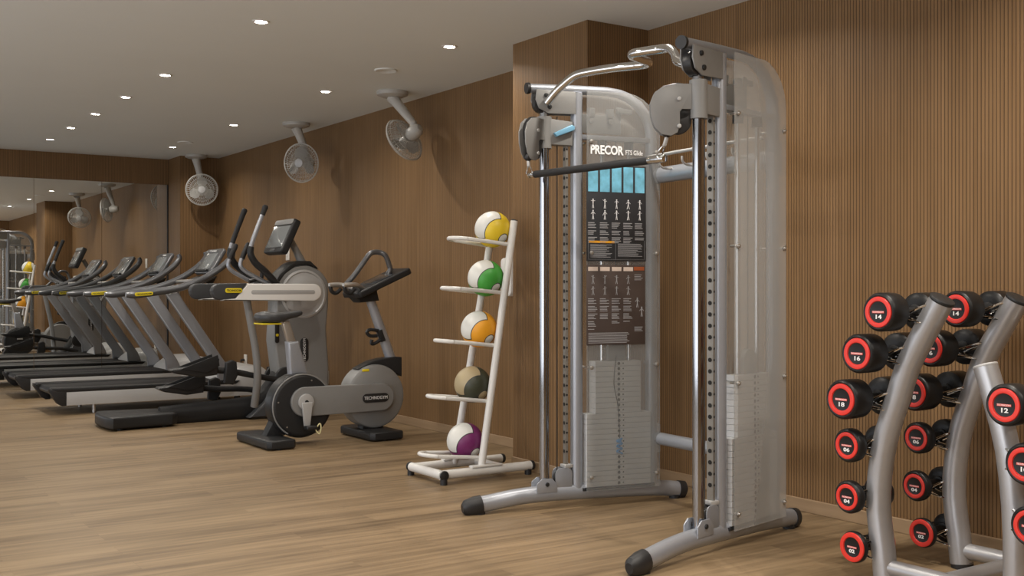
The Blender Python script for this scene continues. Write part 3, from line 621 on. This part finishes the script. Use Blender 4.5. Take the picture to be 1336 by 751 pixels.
# ------------------------------------------------------------------ medicine ball rack and balls
def make_ball_rack():
    o = V(3.6, 5.81, 0)
    t = thing('ball_rack', 'white tubular ball rack with five loop shelves leaning beside the wood pier', 'ball rack', o)
    L = lambda x, y, z: (x-o.x, y-o.y, z)
    postX = lambda z: 3.577+(3.834-3.577)*(z-.093)/(1.603-.093)
    MB().tube([L(3.27, 5.655, .055), L(3.94, 5.66, .055)], .028, 18).build('base_bar', M_white, t)
    MB().tube([L(3.29, 6.0, .055), L(3.94, 6.0, .055)], .028, 18).build('base_bar', M_white, t)
    MB().tube([L(3.285, 5.64, .055), L(3.285, 6.03, .055)], .028, 18).build('cross_bar', M_white, t)
    MB().tube([L(3.74, 5.67, .055), L(3.74, 5.99, .055)], .026, 18).build('cross_bar', M_white, t)
    for x, y in ((3.285, 5.63), (3.285, 6.04), (3.93, 5.66), (3.93, 6.0)):
        c = MB(); dx = .012 if x > 3.5 else 0; 
        if x > 3.5: c.rcyl(L(x+.005, y, .055), L(x+.03, y, .055), .030, .006)
        else: c.rcyl(L(x, y, .055), L(x, y+(-.015 if y < 5.8 else .015), .055), .030, .005)
        c.cyl(L(x-(.01 if x > 3.5 else 0), y, .0), L(x-(.01 if x > 3.5 else 0), y, .035), .022, n=18); c.build('end_cap', M_black, t)
    def post(yb, yt):
        p = MB().tube([L(postX(.05), yb, .055), L(3.834, yt, 1.603)], .0235, 18).build('post', M_white, t)
        MB().rcyl(L(3.834, yt, 1.600), L(3.8365, yt, 1.610), .0215, .003).build('post_cap', M_black, p)
    post(5.665, 5.69); post(5.99, 5.93)
    MB().box(L(3.60, 5.655, .086), (.22, .05, .014), .006).build('base_gusset', M_white, t)
    MB().box(L(3.60, 6.0, .086), (.22, .05, .014), .006).build('base_gusset', M_white, t)
    shelves = [(3.438, 1.490, 3.79, 1.455), (3.389, 1.180, 3.748, 1.150), (3.341, .857, 3.70, .82), (3.287, .516, 3.648, .475), (3.229, .165, 3.59, .130)]
    for x0, z0, x1, z1 in shelves:
        pts = []
        yn, yf = 5.705, 5.905; r = .1; ym = (yn+yf)/2
        z = lambda x: z0+(z1-z0)*(x-x0)/(x1-x0)
        pts.append(L(x1+.005, yn-.01, z(x1)))
        for a in range(0, 181, 15):
            an = math.radians(-90-a); xx = x0+r+r*math.cos(an); yy = ym+r*math.sin(an); pts.append(L(xx, yy, z(xx)))
        pts.append(L(x1+.005, yf+.03, z(x1)))
        s = MB().tube(pts, .0125, 12, k=2); s.build('loop_shelf', M_white, t)
    return t
make_ball_rack()
WH, BK = (.72, .72, .68), (.03, .03, .03)
BALLS = [((3.747, 5.805, 1.552), WH, (.80, .58, .03), 'white and yellow medicine ball on the top shelf of the white rack', 'yellow_ball'),
         ((3.695, 5.805, 1.242), WH, (.06, .36, .05), 'white and green medicine ball on the second shelf of the rack', 'green_ball'),
         ((3.645, 5.805, .920), WH, (.86, .38, .02), 'white and orange medicine ball on the middle shelf of the rack', 'orange_ball'),
         ((3.597, 5.805, .574), (.42, .34, .20), (.045, .05, .03), 'tan and dark olive medicine ball on the fourth shelf of the rack', 'olive_ball'),
         ((3.542, 5.805, .222), WH, (.17, .02, .12), 'white and purple medicine ball on the lowest shelf of the rack', 'purple_ball')]
for c, a, b_, lb, nm in BALLS:
    mb = MB(); t2 = bmesh.new(); bmesh.ops.create_uvsphere(t2, u_segments=48, v_segments=28, radius=.1155); mb._add(t2)
    o = mb.build('medicine_ball', ball_mat(nm, a, b_, BK), smooth=80); o.location = c
    tag(o, lb, 'medicine ball', 'medicine balls on the rack')

# ------------------------------------------------------------------ functional cable trainer
def make_trainer():
    O = V(3.6, 4.12, 0)
    t = thing('cable_trainer', 'silver dual tower cable trainer with smoked shields and chrome pull-up bar', 'cable machine', O)
    u = math.hypot(1.19, .25)
    towers = []
    for s, p in ((-1, V(2.94, 3.43, 0)), (1, V(3.0, 4.81, 0))):
        D = V(1.19/u, -s*.25/u, 0)            # along the foot, towards the wall
        N = V(0, 0, 1).cross(D)               # +Y-ish
        inn = -s                              # side (in N) that faces the other tower
        base = p-O
        def T(a, z, n=0, base=base, D=D, N=N): return base+D*a+N*n+V(0, 0, z)
        towers.append((T, D, N, inn, s))
        Z = V(0, 0, 1)
        # curved foot
        ft = MB().tube([T(-.02, .045), T(.06, .052), T(.20, .07), T(.36, .080), T(.60, .078), T(.95, .07), T(1.12, .06), T(1.235, .045)], [.036, .038, .038, .038, .038, .038, .038, .038], 18, k=4, flat=1.15).build('base_foot', M_silver, t)
        MB().tube([T(-.075, .034), T(-.06, .036), T(-.01, .042), T(.03, .048)], [.02, .034, .0425, .0425], 18, flat=1.2).build('foot_cap', M_black, ft)
        MB().tube([T(1.21, .046), T(1.25, .043), T(1.265, .04)], [.0425, .040, .022], 18, flat=1.2).build('foot_cap', M_black, ft)
        MB().cyl(T(.02, 0), T(.02, .02), .03).build('foot_pad', M_charcoal, ft); MB().cyl(T(1.19, 0), T(1.19, .02), .03).build('foot_pad', M_charcoal, ft)
        # frame: front upright, arch, rear upright
        fr = MB(); fr.tube([T(.58, .09), T(.58, 2.235)], .033, 18)
        pts = [T(.30, 2.243), T(.55, 2.252), T(.76, 2.256), T(.84, 2.248)]+[T(.815+.225*math.cos(math.radians(a)), 2.02+.225*math.sin(math.radians(a))) for a in (70, 50, 30, 12, 0)]+[T(1.04, 1.8), T(1.04, .09)]
        fr.tube(pts, [.0245, .0245, .0245, .025, .026, .028, .030, .031, .032, .033, .033], 16)
        fr.span  # frame done
        fr.build('upright_frame', M_silver, t)
        MB().tube([T(.285, 2.242), T(.302, 2.243)], .030, 18).build('frame_cap', M_black, t)
        hb = MB()
        for k in (-1, 1): hb.prism([(.33, 2.235), (.56, 2.235), (.56, 2.115), (.40, 2.110), (.345, 2.135), (.325, 2.18)], T(0, 0, k*.032), D, Z, .008, .002)
        hbo = hb.build('head_bracket', M_silver2, t)
        MB().rcyl(T(.375, 2.165, -.022), T(.375, 2.165, .022), .052, .004).build('head_pulley', M_black, hbo)
        for aa, zz in ((.385, 2.205), (.405, 2.145)): MB().rcyl(T(aa, zz, -.045), T(aa, zz, .045), .012, .003).build('bracket_bolt', M_charcoal, hbo)
        PS = .418 if s < 0 else .39
        # chrome pole, steel strip with holes, thin rod
        MB().cyl(T(PS, .115), T(PS, 2.12), .0265, n=24).build('guide_pole', M_pole, t)
        cl = MB()
        for k in (-1, 1): cl.prism([(.33, .09), (.45, .09), (.45, .13), (.42, .165), (.36, .165), (.33, .14)], T(PS-.39, 0, k*.036), D, Z, .008, .003)
        clo = cl.build('pole_clamp', M_silver, t)
        MB().rcyl(T(PS, .135, -.048), T(PS, .135, .048), .011, .003).build('clamp_bolt', M_black, clo)
        st = MB().span((-.5, -.5, -.5), (.5, .5, .5)); st.bm.transform(Matrix.Translation(T(.515, 1.11))@Matrix((D, N, Z)).transposed().to_4x4()@Matrix.Diagonal((.014, .034, 1.78, 1))); sto = st.build('adjustment_strip', M_strip, t, smooth=0)
        # strip faces forward/sideways: holes as dark studs on its faces
        hl = MB()
        for k in range(33):
            z = .30+k*.0508
            hl.cyl(T(.5072, z), T(.5062, z), .0098, n=14)
            hl.cyl(T(.515, z, -.0171), T(.515, z, -.0178), .0055, n=10); hl.cyl(T(.515, z, .0171), T(.515, z, .0178), .0045, n=10)
        hl.build('strip_hole', M_hole, sto)['kind'] = 'stuff'
        MB().cyl(T(.465, .14), T(.465, 2.1), .003, n=8).build('cable', M_black, t)
        lp = MB()
        for k in (-1, 1): lp.prism(rrect(.445, .545, .09, .215, .035), T(0, 0, k*.022), D, Z, .006, .002)
        lpo = lp.build('low_pulley_bracket', M_silver, t)
        MB().rcyl(T(.495, .155, -.015), T(.495, .155, .015), .05, .004).build('low_pulley', M_black, lpo)
        MB().box(T(.52, .222), (.05, .05, .02), .004).build('strip_foot', M_lsilver, t)
        # sliding carriage
        ca = MB().cyl(T(PS, 1.925), T(PS, 2.095), .040, n=24)
        ca.prism([(.40, 1.945), (.545, 1.945), (.545, 2.075), (.40, 2.085)], T(0, 0, 0), D, Z, .062, .008)
        cao = ca.build('carriage', M_silver2, t)
        MB().prism([(.425, 2.005), (.53, 2.055), (.548, 2.045), (.545, 2.025), (.44, 1.985)], T(0, 0, inn*.043), D, Z, .02, .005, 3).build('release_lever', M_blue, cao)
        # swivelling pulley arm, pointing towards the middle in front
        A = V(-.83, .557, 0).normalized() if s < 0 else V(-.93, -.37, 0).normalized(); B = V(0, 0, 1).cross(A); c0 = T(PS, 0)
        def Q(a, z, n=0): return c0+A*a*(.68 if s < 0 else .76)+B*n+V(0, 0, z)
        outl = [(.02, 2.075), (.10, 2.078)]+arc(.115, 2.02, .057, 85, 175, 8)[:0]+[(.155, 2.068), (.195, 2.04), (.215, 1.99), (.212, 1.935), (.195, 1.885), (.165, 1.855), (.125, 1.848), (.095, 1.862), (.085, 1.895), (.085, 1.955), (.075, 1.965), (.02, 1.965)]
        am = MB()
        for k in (-1, 1): am.prism(outl, Q(0, 0, k*.020), A, Z, .006, .002)
        amo = am.build('pulley_arm', M_silver2, t)
        w = MB(); w.rcyl(Q(.135, 2.0, -.014), Q(.135, 2.0, .014), .083, .005); w.rcyl(Q(.135, 1.915, -.014), Q(.135, 1.915, .014), .06, .005)
        w.build('swivel_pulley', M_black, amo)
        for zz in (2.01, 1.89): MB().rcyl(Q(.13, zz, -.032), Q(.13, zz, .032), .009, .002).build('arm_bolt', M_lsilver, amo)
        st2 = MB(); t3 = bmesh.new(); bmesh.ops.create_uvsphere(t3, u_segments=20, v_segments=12, radius=.022); t3.transform(Matrix.Translation(Q(.205, 1.865))); st2._add(t3); st2.build('cable_stop', M_black, amo)
        if s == -1: qr = Q(.205, 1.845)
        else: ql = Q(.205, 1.845)
        # header plate, guide rods and stack
        MB().prism([(.60, 1.985), (1.03, 1.985), (1.03, 2.01), (.60, 2.01)], T(0, 0, 0), D, Z, .05, .003).build('frame_crossbar', M_silver, t)
        pb = MB(); pb.prism([(.60, 2.02), (.84, 2.02), (.84, 2.17), (.81, 2.17), (.81, 2.12), (.60, 2.12)], T(0, 0, inn*.02), D, Z, .006, .002)
        for aa in (.655, .77): pb.box(T(aa, 2.13, inn*.025), (.035, .03, .05), .003); pb.rcyl(T(aa, 2.085, inn*.02), T(aa, 2.085, inn*.04), .014, .003)
        pb.prism([(.81, 2.135), (.90, 2.135), (.90, 2.16), (.81, 2.16)], T(0, 0, inn*.03), D, Z, .02, .003); pb.rcyl(T(.83, 2.15, inn*.02), T(.83, 2.15, inn*.045), .016, .003)
        pb.build('top_pulley_plate', M_silver2, t)
        for aa in (.735, .90):
            g = MB().cyl(T(aa, .09), T(aa, 1.985), .0125, n=16).build('guide_rod', M_chrome, t)
            MB().cyl(T(aa, 1.94), T(aa, 1.985), .026, n=16).build('rod_bumper', M_charcoal, g)
        ws = MB().prism([(.60, .085), (1.04, .085), (1.04, .10), (.60, .10)], T(0, 0, 0), D, Z, .09, .003).build('weight_stack', M_charcoal, t)
        pitch = .0283
        for k in range(24):
            z0 = .103+k*pitch; wd = (.620, 1.015) if k < 14 else (.675, .955)
            MB().prism([(wd[0], z0), (wd[1], z0), (wd[1], z0+pitch-.0014), (wd[0], z0+pitch-.0014)], T(0, 0, 0), D, Z, .084 if k < 14 else .078, .0018, 1).build('weight_plate', M_plate, ws, smooth=0)
        hh = MB()
        for k in range(24):
            zz = .103+(k+.5)*pitch; hn = .042 if k < 14 else .039
            for q in (-1, 1): hh.cyl(T(.818, zz, q*(hn-.001)), T(.818, zz, q*(hn+.0008)), .0085, n=10); hh.box(T(.845, zz, q*(hn+.0003)), (.008, .0012, .007))
        hh.build('pin_holes', M_hole, ws)
        zt = .103+24*pitch
        MB().prism([(.763, zt), (.873, zt), (.873, zt+.06)]+arc(.818, zt+.06, .055, 0, 180, 10)+[(.763, zt)], T(0, 0, 0), D, Z, .03, .003).build('stack_pulley_block', M_silver2, ws)
        MB().cyl(T(.818, zt+.06), T(.818, 1.985), .003, n=8).build('stack_cable', M_black, ws)
        if s == 1:
            MB().tube([T(.80, zt+.03, inn*.044), T(.785, zt-.12, inn*.045), T(.81, zt-.25, inn*.045), T(.818, .36, inn*.049)], .0022, 6, k=8).build('pin_cord', M_black, ws)
        pin = MB(); pin.rcyl(T(.818, .343, inn*.040), T(.818, .343, inn*.053), .011, .003)
        pin.tube([T(.818+.017*math.cos(i*.9), .275+.004*i, inn*(.0475+.0025*math.sin(i*.9))) for i in range(22)], .0048, 6)
        pin.build('selector_pin', M_bluepin, ws)
        # smoked acrylic shields on both faces, on bolts
        so = [(.615, .085), (1.062, .085), (1.062, 2.03)]+[(.847+.215*math.cos(math.radians(a)), 2.03+.215*math.sin(math.radians(a))) for a in (12, 24, 36, 48, 60, 72, 84)]+[(.82, 2.243), (.615, 2.243)]
        for k in (-1, 1):
            sh = MB().prism(so, T(0, 0, k*.058), D, Z, .004).build('shield', M_shield, t)
            for aa, zz in ((.64, .16), (1.04, .16), (.64, .75), (1.04, .76), (.64, 1.37), (1.04, 1.37), (.64, 1.97), (1.04, 1.93)):
                sb = MB(); sb.rcyl(T(aa, zz, k*.02), T(aa, zz, k*.074), .006, .001, 12); sb.rcyl(T(aa, zz, k*.061), T(aa, zz, k*.069), .011, .002, 14)
                sb.build('shield_bolt', M_brush, sh)
            if s == 1 and k == inn:
                T_keep = T; T = (lambda a, z, n=0, T_keep=T_keep: T_keep(a-.028, z, n)); Uu = D; off = .0612
                text('shield_print', 'PRECOR', .066, T(.662, 1.925, inn*off), Uu, Z, M_txt, sh, align='LEFT', bold=.0022, xs=.80)
                text('shield_print', 'FTS Glide', .036, T(.875, 1.918, inn*off), Uu, Z, M_txt, sh, align='LEFT', xs=.75)
                pl = MB().prism([(.638, 1.325), (1.0, 1.325), (1.0, 1.845), (.638, 1.845)], T(0, 0, inn*.063), D, Z, .005, .001).build('instruction_placard', M_board, t)
                f2 = .0660
                def R_(m_, rects, nm, par):
                    q = MB()
                    for a0, a1, z0, z1 in rects: q.prism([(a0, z0), (a1, z0), (a1, z1), (a0, z1)], T(0, 0, inn*f2), D, Z, .0008)
                    return q.build(nm, m_, par, smooth=0)
                cols = [.643+i*.0712 for i in range(5)]
                R_(M_sky, [(c+.004, c+.062, 1.70, 1.838) for c in cols], 'photo_strip', pl)
                def figure(q, cx, cz, h, pose):
                    def P(a, b): return T(cx+a*h, cz+b*h, inn*f2)
                    q.cyl(T(cx, cz+.43*h, inn*(f2-.0004)), T(cx, cz+.43*h, inn*(f2+.0006)), .075*h, n=10)
                    segs = [((0, .34), (0, 0), .10), ((0, .02), (-.08-.06*pose[2], -.48), .055), ((0, .02), (.08+.06*pose[2], -.48), .055), ((-.06, .30), (-.24, .30-.22*pose[0]), .038), ((.06, .30), (.24, .30-.22*pose[1]), .038)]
                    for (a, b_, w) in segs:
                        pa, pb_ = V(*a), V(*b_); dr = (pb_-pa).normalized(); pr = V(-dr.y, dr.x)*w*.5
                        q.prism([((pa+pr).x*h, (pa+pr).y*h), ((pb_+pr).x*h, (pb_+pr).y*h), ((pb_-pr).x*h, (pb_-pr).y*h), ((pa-pr).x*h, (pa-pr).y*h)], T(cx, cz, inn*f2), D, Z, .0008)
                q = MB()
                poses = [(0, 0, 0), (-.6, .1, .2), (.4, .4, 0), (1, 1, 1), (.1, .9, 0)]
                for i, c in enumerate(cols):
                    figure(q, c+.033, 1.635, .052, poses[i]); figure(q, c+.033, 1.575, .052, tuple(1-v for v in poses[i][:2])+(poses[i][2]*.5,))
                q.build('exercise_figures', M_txt, pl)
                rnd = random.Random(3); rl = []
                for c in cols:
                    for j in range(13 if c < .9 else 11):
                        if j in (4, 8): continue
                        rl.append((c+.003, c+.003+.058*rnd.uniform(.55, 1), 1.53-j*.0088, 1.534-j*.0088))
                for j in range(11):
                    rl.append((.660, .660+.13*rnd.uniform(.7, 1), 1.412-j*.0066, 1.4145-j*.0066)); rl.append((.826, .826+.155*rnd.uniform(.7, 1), 1.418-j*.0066, 1.4205-j*.0066))
                rl += [(.648, .990, 1.334, 1.3348), (.648, .6488, 1.334, 1.44), (.9892, .990, 1.334, 1.44), (.812, .8128, 1.334, 1.44)]
                R_(M_pgrey, rl, 'text_lines', pl)
                R_(M_amber, [(.652, .805, 1.423, 1.435)], 'warning_strip', pl)
                p2 = MB().prism([(.638, .872), (.995, .872), (.995, 1.305), (.638, 1.305)], T(0, 0, inn*.063), D, Z, .005, .001).build('instruction_placard', M_board2, t)
                R_(M_cream, [(c+.004, c+.062, 1.272, 1.294) for c in cols[:4]], 'photo_strip', p2)
                R_(M_rust, [(cols[4]-.004, cols[4]+.060, 1.276, 1.296)], 'photo_strip', p2)
                q = MB()
                for i, c in enumerate(cols[:4]):
                    figure(q, c+.033, 1.225, .048, ((-.5, .5, 1), (.2, -.8, 0), (-.3, .2, .4), (.9, .3, 1))[i]); figure(q, c+.033, 1.165, .048, ((.8, .1, 1), (.6, -.2, .6), (0, 0, .1), (.3, .9, 1))[i])
                figure(q, cols[4]+.018, 1.10, .055, (1, 1, 0)); figure(q, cols[4]+.045, 1.05, .055, (1, 1, 0))
                q.build('exercise_figures', M_pgrey, p2)
                rl = []
                for i, c in enumerate(cols[:4]):
                    for j in range((21, 14, 17, 16)[i]):
                        if j % 5 == 4: continue
                        rl.append((c+.003, c+.003+.056*rnd.uniform(.6, 1), 1.12-j*.0082, 1.1235-j*.0082))
                for j in range(8): rl.append((.648, .648+.27*rnd.uniform(.8, 1), .935-j*.0075, .938-j*.0075))
                for j in range(4): rl.append((cols[4]+.0, cols[4]+.055*rnd.uniform(.7, 1), 1.25-j*.009, 1.2535-j*.009)); rl.append((cols[4]+.0, cols[4]+.055*rnd.uniform(.7, 1), .965-j*.007, .968-j*.007))
                R_(M_pgrey, rl, 'text_lines', p2)
                T = T_keep
    # cross members joining the towers at the back
    (T0, D0, N0, i0, s0), (T1, D1, N1, i1, s1) = towers
    MB().tube([T0(1.065, .345), T1(1.065, .345)], .034, 18).build('rear_brace', M_silver, t)
    MB().tube([T0(1.065, 1.805), T1(1.065, 1.805)], .034, 18, flat=1.3).build('rear_brace', M_silver, t)
    a, b = T0(1.02, 1.90), T1(1.02, 1.90); dn = V(-.06, 0, 0)
    hk = MB(); hk.tube([a+V(0, .04, 0), a+V(-.05, .10, 0), b+V(-.05, -.10, 0), b+V(0, -.04, 0)], .009, 10, k=3)
    for f in (.2, .4, .6, .8):
        m = a.lerp(b, f); hk.tube([m+V(.03, 0, -.07), m+V(-.03, 0, -.075), m+V(-.07, 0, -.06), m+V(-.075, 0, -.03)], .006, 8, k=3)
    hk.build('accessory_rail', M_lsilver, t)
    for (T, D, N, inn, s) in towers:
        MB().box(T(1.05, .345), (.075, .05, .16), .006, rot=Matrix((D, N, V(0, 0, 1))).transposed()).build('brace_plate', M_silver, t)
        MB().box(T(1.05, 1.805), (.075, .05, .16), .006, rot=Matrix((D, N, V(0, 0, 1))).transposed()).build('brace_plate', M_silver, t)
    # serpentine pull-up bar
    W_ = lambda x, y, z: V(x, y, z)-O
    pts = [W_(3.375, 4.695, 2.165), W_(3.39, 4.65, 2.21), W_(3.41, 4.60, 2.25), W_(3.44, 4.53, 2.292), W_(3.475, 4.44, 2.302), W_(3.52, 4.33, 2.305), W_(3.575, 4.225, 2.305), W_(3.60, 4.18, 2.305), W_(3.597, 4.135, 2.305), W_(3.56, 4.10, 2.305),
           W_(3.485, 4.075, 2.305), W_(3.415, 4.045, 2.305), W_(3.385, 4.00, 2.305), W_(3.395, 3.95, 2.305), W_(3.43, 3.86, 2.305), W_(3.425, 3.79, 2.292), W_(3.385, 3.71, 2.25), W_(3.34, 3.64, 2.20), W_(3.32, 3.54, 2.165)]
    MB().tube(pts, .0215, 18, k=5).build('pull_up_bar', M_chrome, t)
    return ql+O, qr+O
ql, qr = make_trainer()
# straight bar clipped between the two cables
def make_cable_bar():
    a = ql+V(0, -.012, -.075); b = qr+V(0, .012, -.092); t = thing('cable_bar', 'black padded straight bar hanging between the two trainer cables', 'bar', a.lerp(b, .5))
    o = a.lerp(b, .5); a = a-o; b = b-o; d = (b-a).normalized(); qa, qb = ql-o, qr-o
    MB().rcyl(a+d*.05, b-d*.10, .0185, .003).build('foam_sleeve', M_grip, t)
    MB().rcyl(a-d*.005, a+d*.055, .012, .003).build('end_tip', M_chrome, t); MB().rcyl(b-d*.11, b+d*.0, .019, .006).build('end_tip', M_chrome, t)
    for p, q in ((a, qa), (b-d*.03, qb)):
        m = p.lerp(q, .5)
        k = MB(); k.tube([p+V(0, 0, -.014), p+V(.018, 0, .005), p+V(.014, 0, .030), p.lerp(q, .66), p+V(-.014, 0, .030), p+V(-.018, 0, .005)], .0038, 8, k=4, closed=True)
        k.build('carabiner', M_chrome, t)
        MB().rcyl(p.lerp(q, .60), q+V(0, 0, .0), .009, .003, 14).build('cable_swivel', M_lsilver, t)
make_cable_bar()

# ------------------------------------------------------------------ dumbbell rack and dumbbells
X1, X2 = 3.63, 4.13
SPEC = {'18': (.0785, .112), '16': (.0765, .108), '14': (.0745, .104), '12': (.0730, .094), '10': (.0720, .084), '08': (.0705, .070), '06': (.0675, .056), '04': (.0655, .048), '02': (.0630, .036)}
HANDLE = .124
def half(w): return SPEC[w][1]+HANDLE/2
def make_dumbbell(w):
    R, L_ = SPEC[w]; hf = half(w)
    t = thing('dumbbell', 'dumbbell', 'dumbbell', (0, 0, 0))
    for s in (-1, 1):
        f = s*hf; e = .010
        h = MB().lathe([(-L_, 0), (-L_, R*.62), (-L_+.006, R*.88), (-L_+.014, R*.985), (-L_*.6, R), (-e, R), (-e*.35, R-.004), (0, R-.010), (-.002, R-.0155), (-.002, 0)], (f, 0, 0), (s, 0, 0), 48).build('head', M_urethane, t)
        big = w == '02'
        ro, ri = (R*.93, R*.62) if big else (R*.80, R*.55)
        MB().lathe([(-.002, ri), (.0025, ri+.002), (.0035, (ri+ro)/2), (.0025, ro-.002), (-.002, ro)], (f, 0, 0), (s, 0, 0), 48, False).build('red_ring', M_red, h)
        U = (0, -1, 0) if s < 0 else (0, 1, 0)
        text('weight_number', w, R*.30, (f+s*.0003, 0, -R*.25), U, (0, 0, 1), M_txt, h, depth=.0006, bold=.0006, xs=1.45)
        pl = MB().prism([(-R*.36, -R*.05), (R*.36, -R*.05), (R*.36, R*.06), (-R*.36, R*.06)], (f+s*.0002, 0, 0), U, (0, 0, 1), .0012).build('name_strip', M_pink, h, smooth=0)
        text('strip_print', 'TECHNOGYM', R*.115, (f+s*.0012, 0, R*.004), U, (0, 0, 1), M_txt, h, depth=.0003, xs=.95)
    g = MB(); hl = HANDLE/2+.004
    g.lathe([(-hl, .017), (-.045, .0165), (-.02, .0175), (0, .018), (.02, .0175), (.045, .0165), (hl, .017)], (0, 0, 0), (1, 0, 0), 24)
    g.build('handle', M_charcoal, t)
    for s in (-1, 1): MB().rcyl((s*(HANDLE/2-.010), 0, 0), (s*(HANDLE/2+.004), 0, 0), .027, .004, 24).build('handle_collar', M_charcoal, t)
    return t
proto = {}
def place(w, x, y, z, label):
    if w in proto: o = copy_tree(proto[w])
    else: o = make_dumbbell(w); proto[w] = o
    o.location = (x, y, z); o['label'] = label; o['group'] = 'dumbbells on the curved silver rack'
    return o
def post_y(z):                                # front posts, bowed like "("
    T_ = [(0.0, 2.745), (.074, 2.752), (.315, 2.785), (.45, 2.775), (.60, 2.745), (.88, 2.645), (1.0, 2.578), (1.13, 2.500)]
    for (a, b), (c, d) in zip(T_[:-1], T_[1:]):
        if z <= c: return b+(d-b)*(z-a)/(c-a)
    return T_[-1][1]
def rpost_y(z):
    T_ = [(0.0, 2.205), (.24, 2.20), (.51, 2.212), (.67, 2.247), (.895, 2.318)]
    for (a, b), (c, d) in zip(T_[:-1], T_[1:]):
        if z <= c: return b+(d-b)*(z-a)/(c-a)
    return T_[-1][1]
# front row: (weight, y, z) of the heads
ROW1 = [('14', 2.658, 1.088), ('16', 2.754, .925), ('18', 2.826, .741), ('06', 2.845, .553), ('04', 2.85, .346), ('02', 2.835, .148)]
ROW2 = [('14', 2.665, 1.094), ('16', 2.785, .928), ('18', 2.862, .739), ('06', 2.885, .540), ('04', 2.90, .332), ('02', 2.875, .134)]
ROW3 = [('12', 2.150, .778), ('10', 2.085, .583), ('08', 2.075, .372)]
pos = ['top', 'second', 'third', 'fourth', 'fifth', 'lowest']
rack = thing('dumbbell_rack', 'silver dumbbell rack with tall bowed posts and black end caps', 'dumbbell rack', (3.88, 2.5, 0))
RO = V(3.88, 2.5, 0)
for x in (X1, X2):
    zs = [0.02, .15, .30, .45, .60, .75, .88, 1.0, 1.13]
    p = MB().tube([V(x, post_y(z), z)-RO for z in zs], .0475, 20, k=2, flat=1.0).build('bowed_post', M_rack, rack)
    top = V(x, post_y(1.13), 1.13)-RO; dr = (V(x, post_y(1.13), 1.13)-V(x, post_y(1.0), 1.0)).normalized()
    MB().rcyl(top-dr*.002, top+dr*.014, .049, .006).build('post_cap', M_charcoal, p)
    zs = [0.02, .2, .4, .6, .75, .895]
    p = MB().tube([V(x, rpost_y(z), z)-RO for z in zs], .043, 20, k=2).build('rear_post', M_rack, rack)
    top = V(x, rpost_y(.895), .895)-RO; dr = (V(x, rpost_y(.895), .895)-V(x, rpost_y(.75), .75)).normalized()
    MB().rcyl(top-dr*.002, top+dr*.008, .0437, .003).build('post_cap', M_lsilver, p)
    MB().tube([V(x, 2.75, .075)-RO, V(x, 2.20, .075)-RO], .033, 18).build('side_bar', M_rack, rack)
    for y in (2.745, 2.205): MB().cyl(V(x, y, 0)-RO, V(x, y, .03)-RO, .045, n=20).build('foot_pad', M_black, rack)
MB().tube([V(X1, 2.48, .075)-RO, V(X2, 2.48, .075)-RO], .033, 18).build('centre_bar', M_rack, rack)
def cradle(x, y, z, yp, s, root):
    """chrome wire cradle: two hooks from the post (at yp) under the handle at y; s = +1 reaches to +Y"""
    q = MB()
    for k in (-1, 1):
        xx = x+k*.042
        q.tube([V(x+k*.03, yp, z-.045)-RO, V(xx, yp+s*.03, z-.04)-RO, V(xx, y, z-.026)-RO, V(xx, y+s*.030, z-.012)-RO, V(xx, y+s*.040, z+.022)-RO], .0048, 8, k=4)
        q.tube([V(x+k*.03, yp, z+.03)-RO, V(xx, yp+s*.035, z+.02)-RO, V(xx, y-s*.020, z-.018)-RO], .0048, 8, k=4)
    q.tube([V(x-.046, y+s*.040, z+.022)-RO, V(x+.046, y+s*.040, z+.022)-RO], .0048, 8)
    q.tube([V(x-.046, y+s*.005, z-.026)-RO, V(x+.046, y+s*.005, z-.026)-RO], .0048, 8)
    q.build('cradle', M_chrome, root)
def dumbbells(row, x, yf, s, what):
    for i, (w, y, z) in enumerate(row):
        # keep clear of the post
        yy = y+s*.0
        need = yf(z)+s*(.0475+.020)
        yy = max(yy, need) if s > 0 else min(yy, need)
        place(w, x, yy, z, what(i, w))
        cradle(x, yy, z, yf(z), s, rack)
dumbbells(ROW1, X1, post_y, 1, lambda i, w: 'black dumbbell marked %s with red ring, %s on the left post of the rack' % (w, pos[i]))
dumbbells(ROW2, X2, post_y, 1, lambda i, w: 'black dumbbell marked %s with red ring, %s on the right tall post by the wall' % (w, pos[i]))
dumbbells(ROW3, X1, rpost_y, -1, lambda i, w: 'black dumbbell marked %s with red ring, %s on the short post at the right edge' % (w, ['highest', 'middle', 'lowest'][i]))
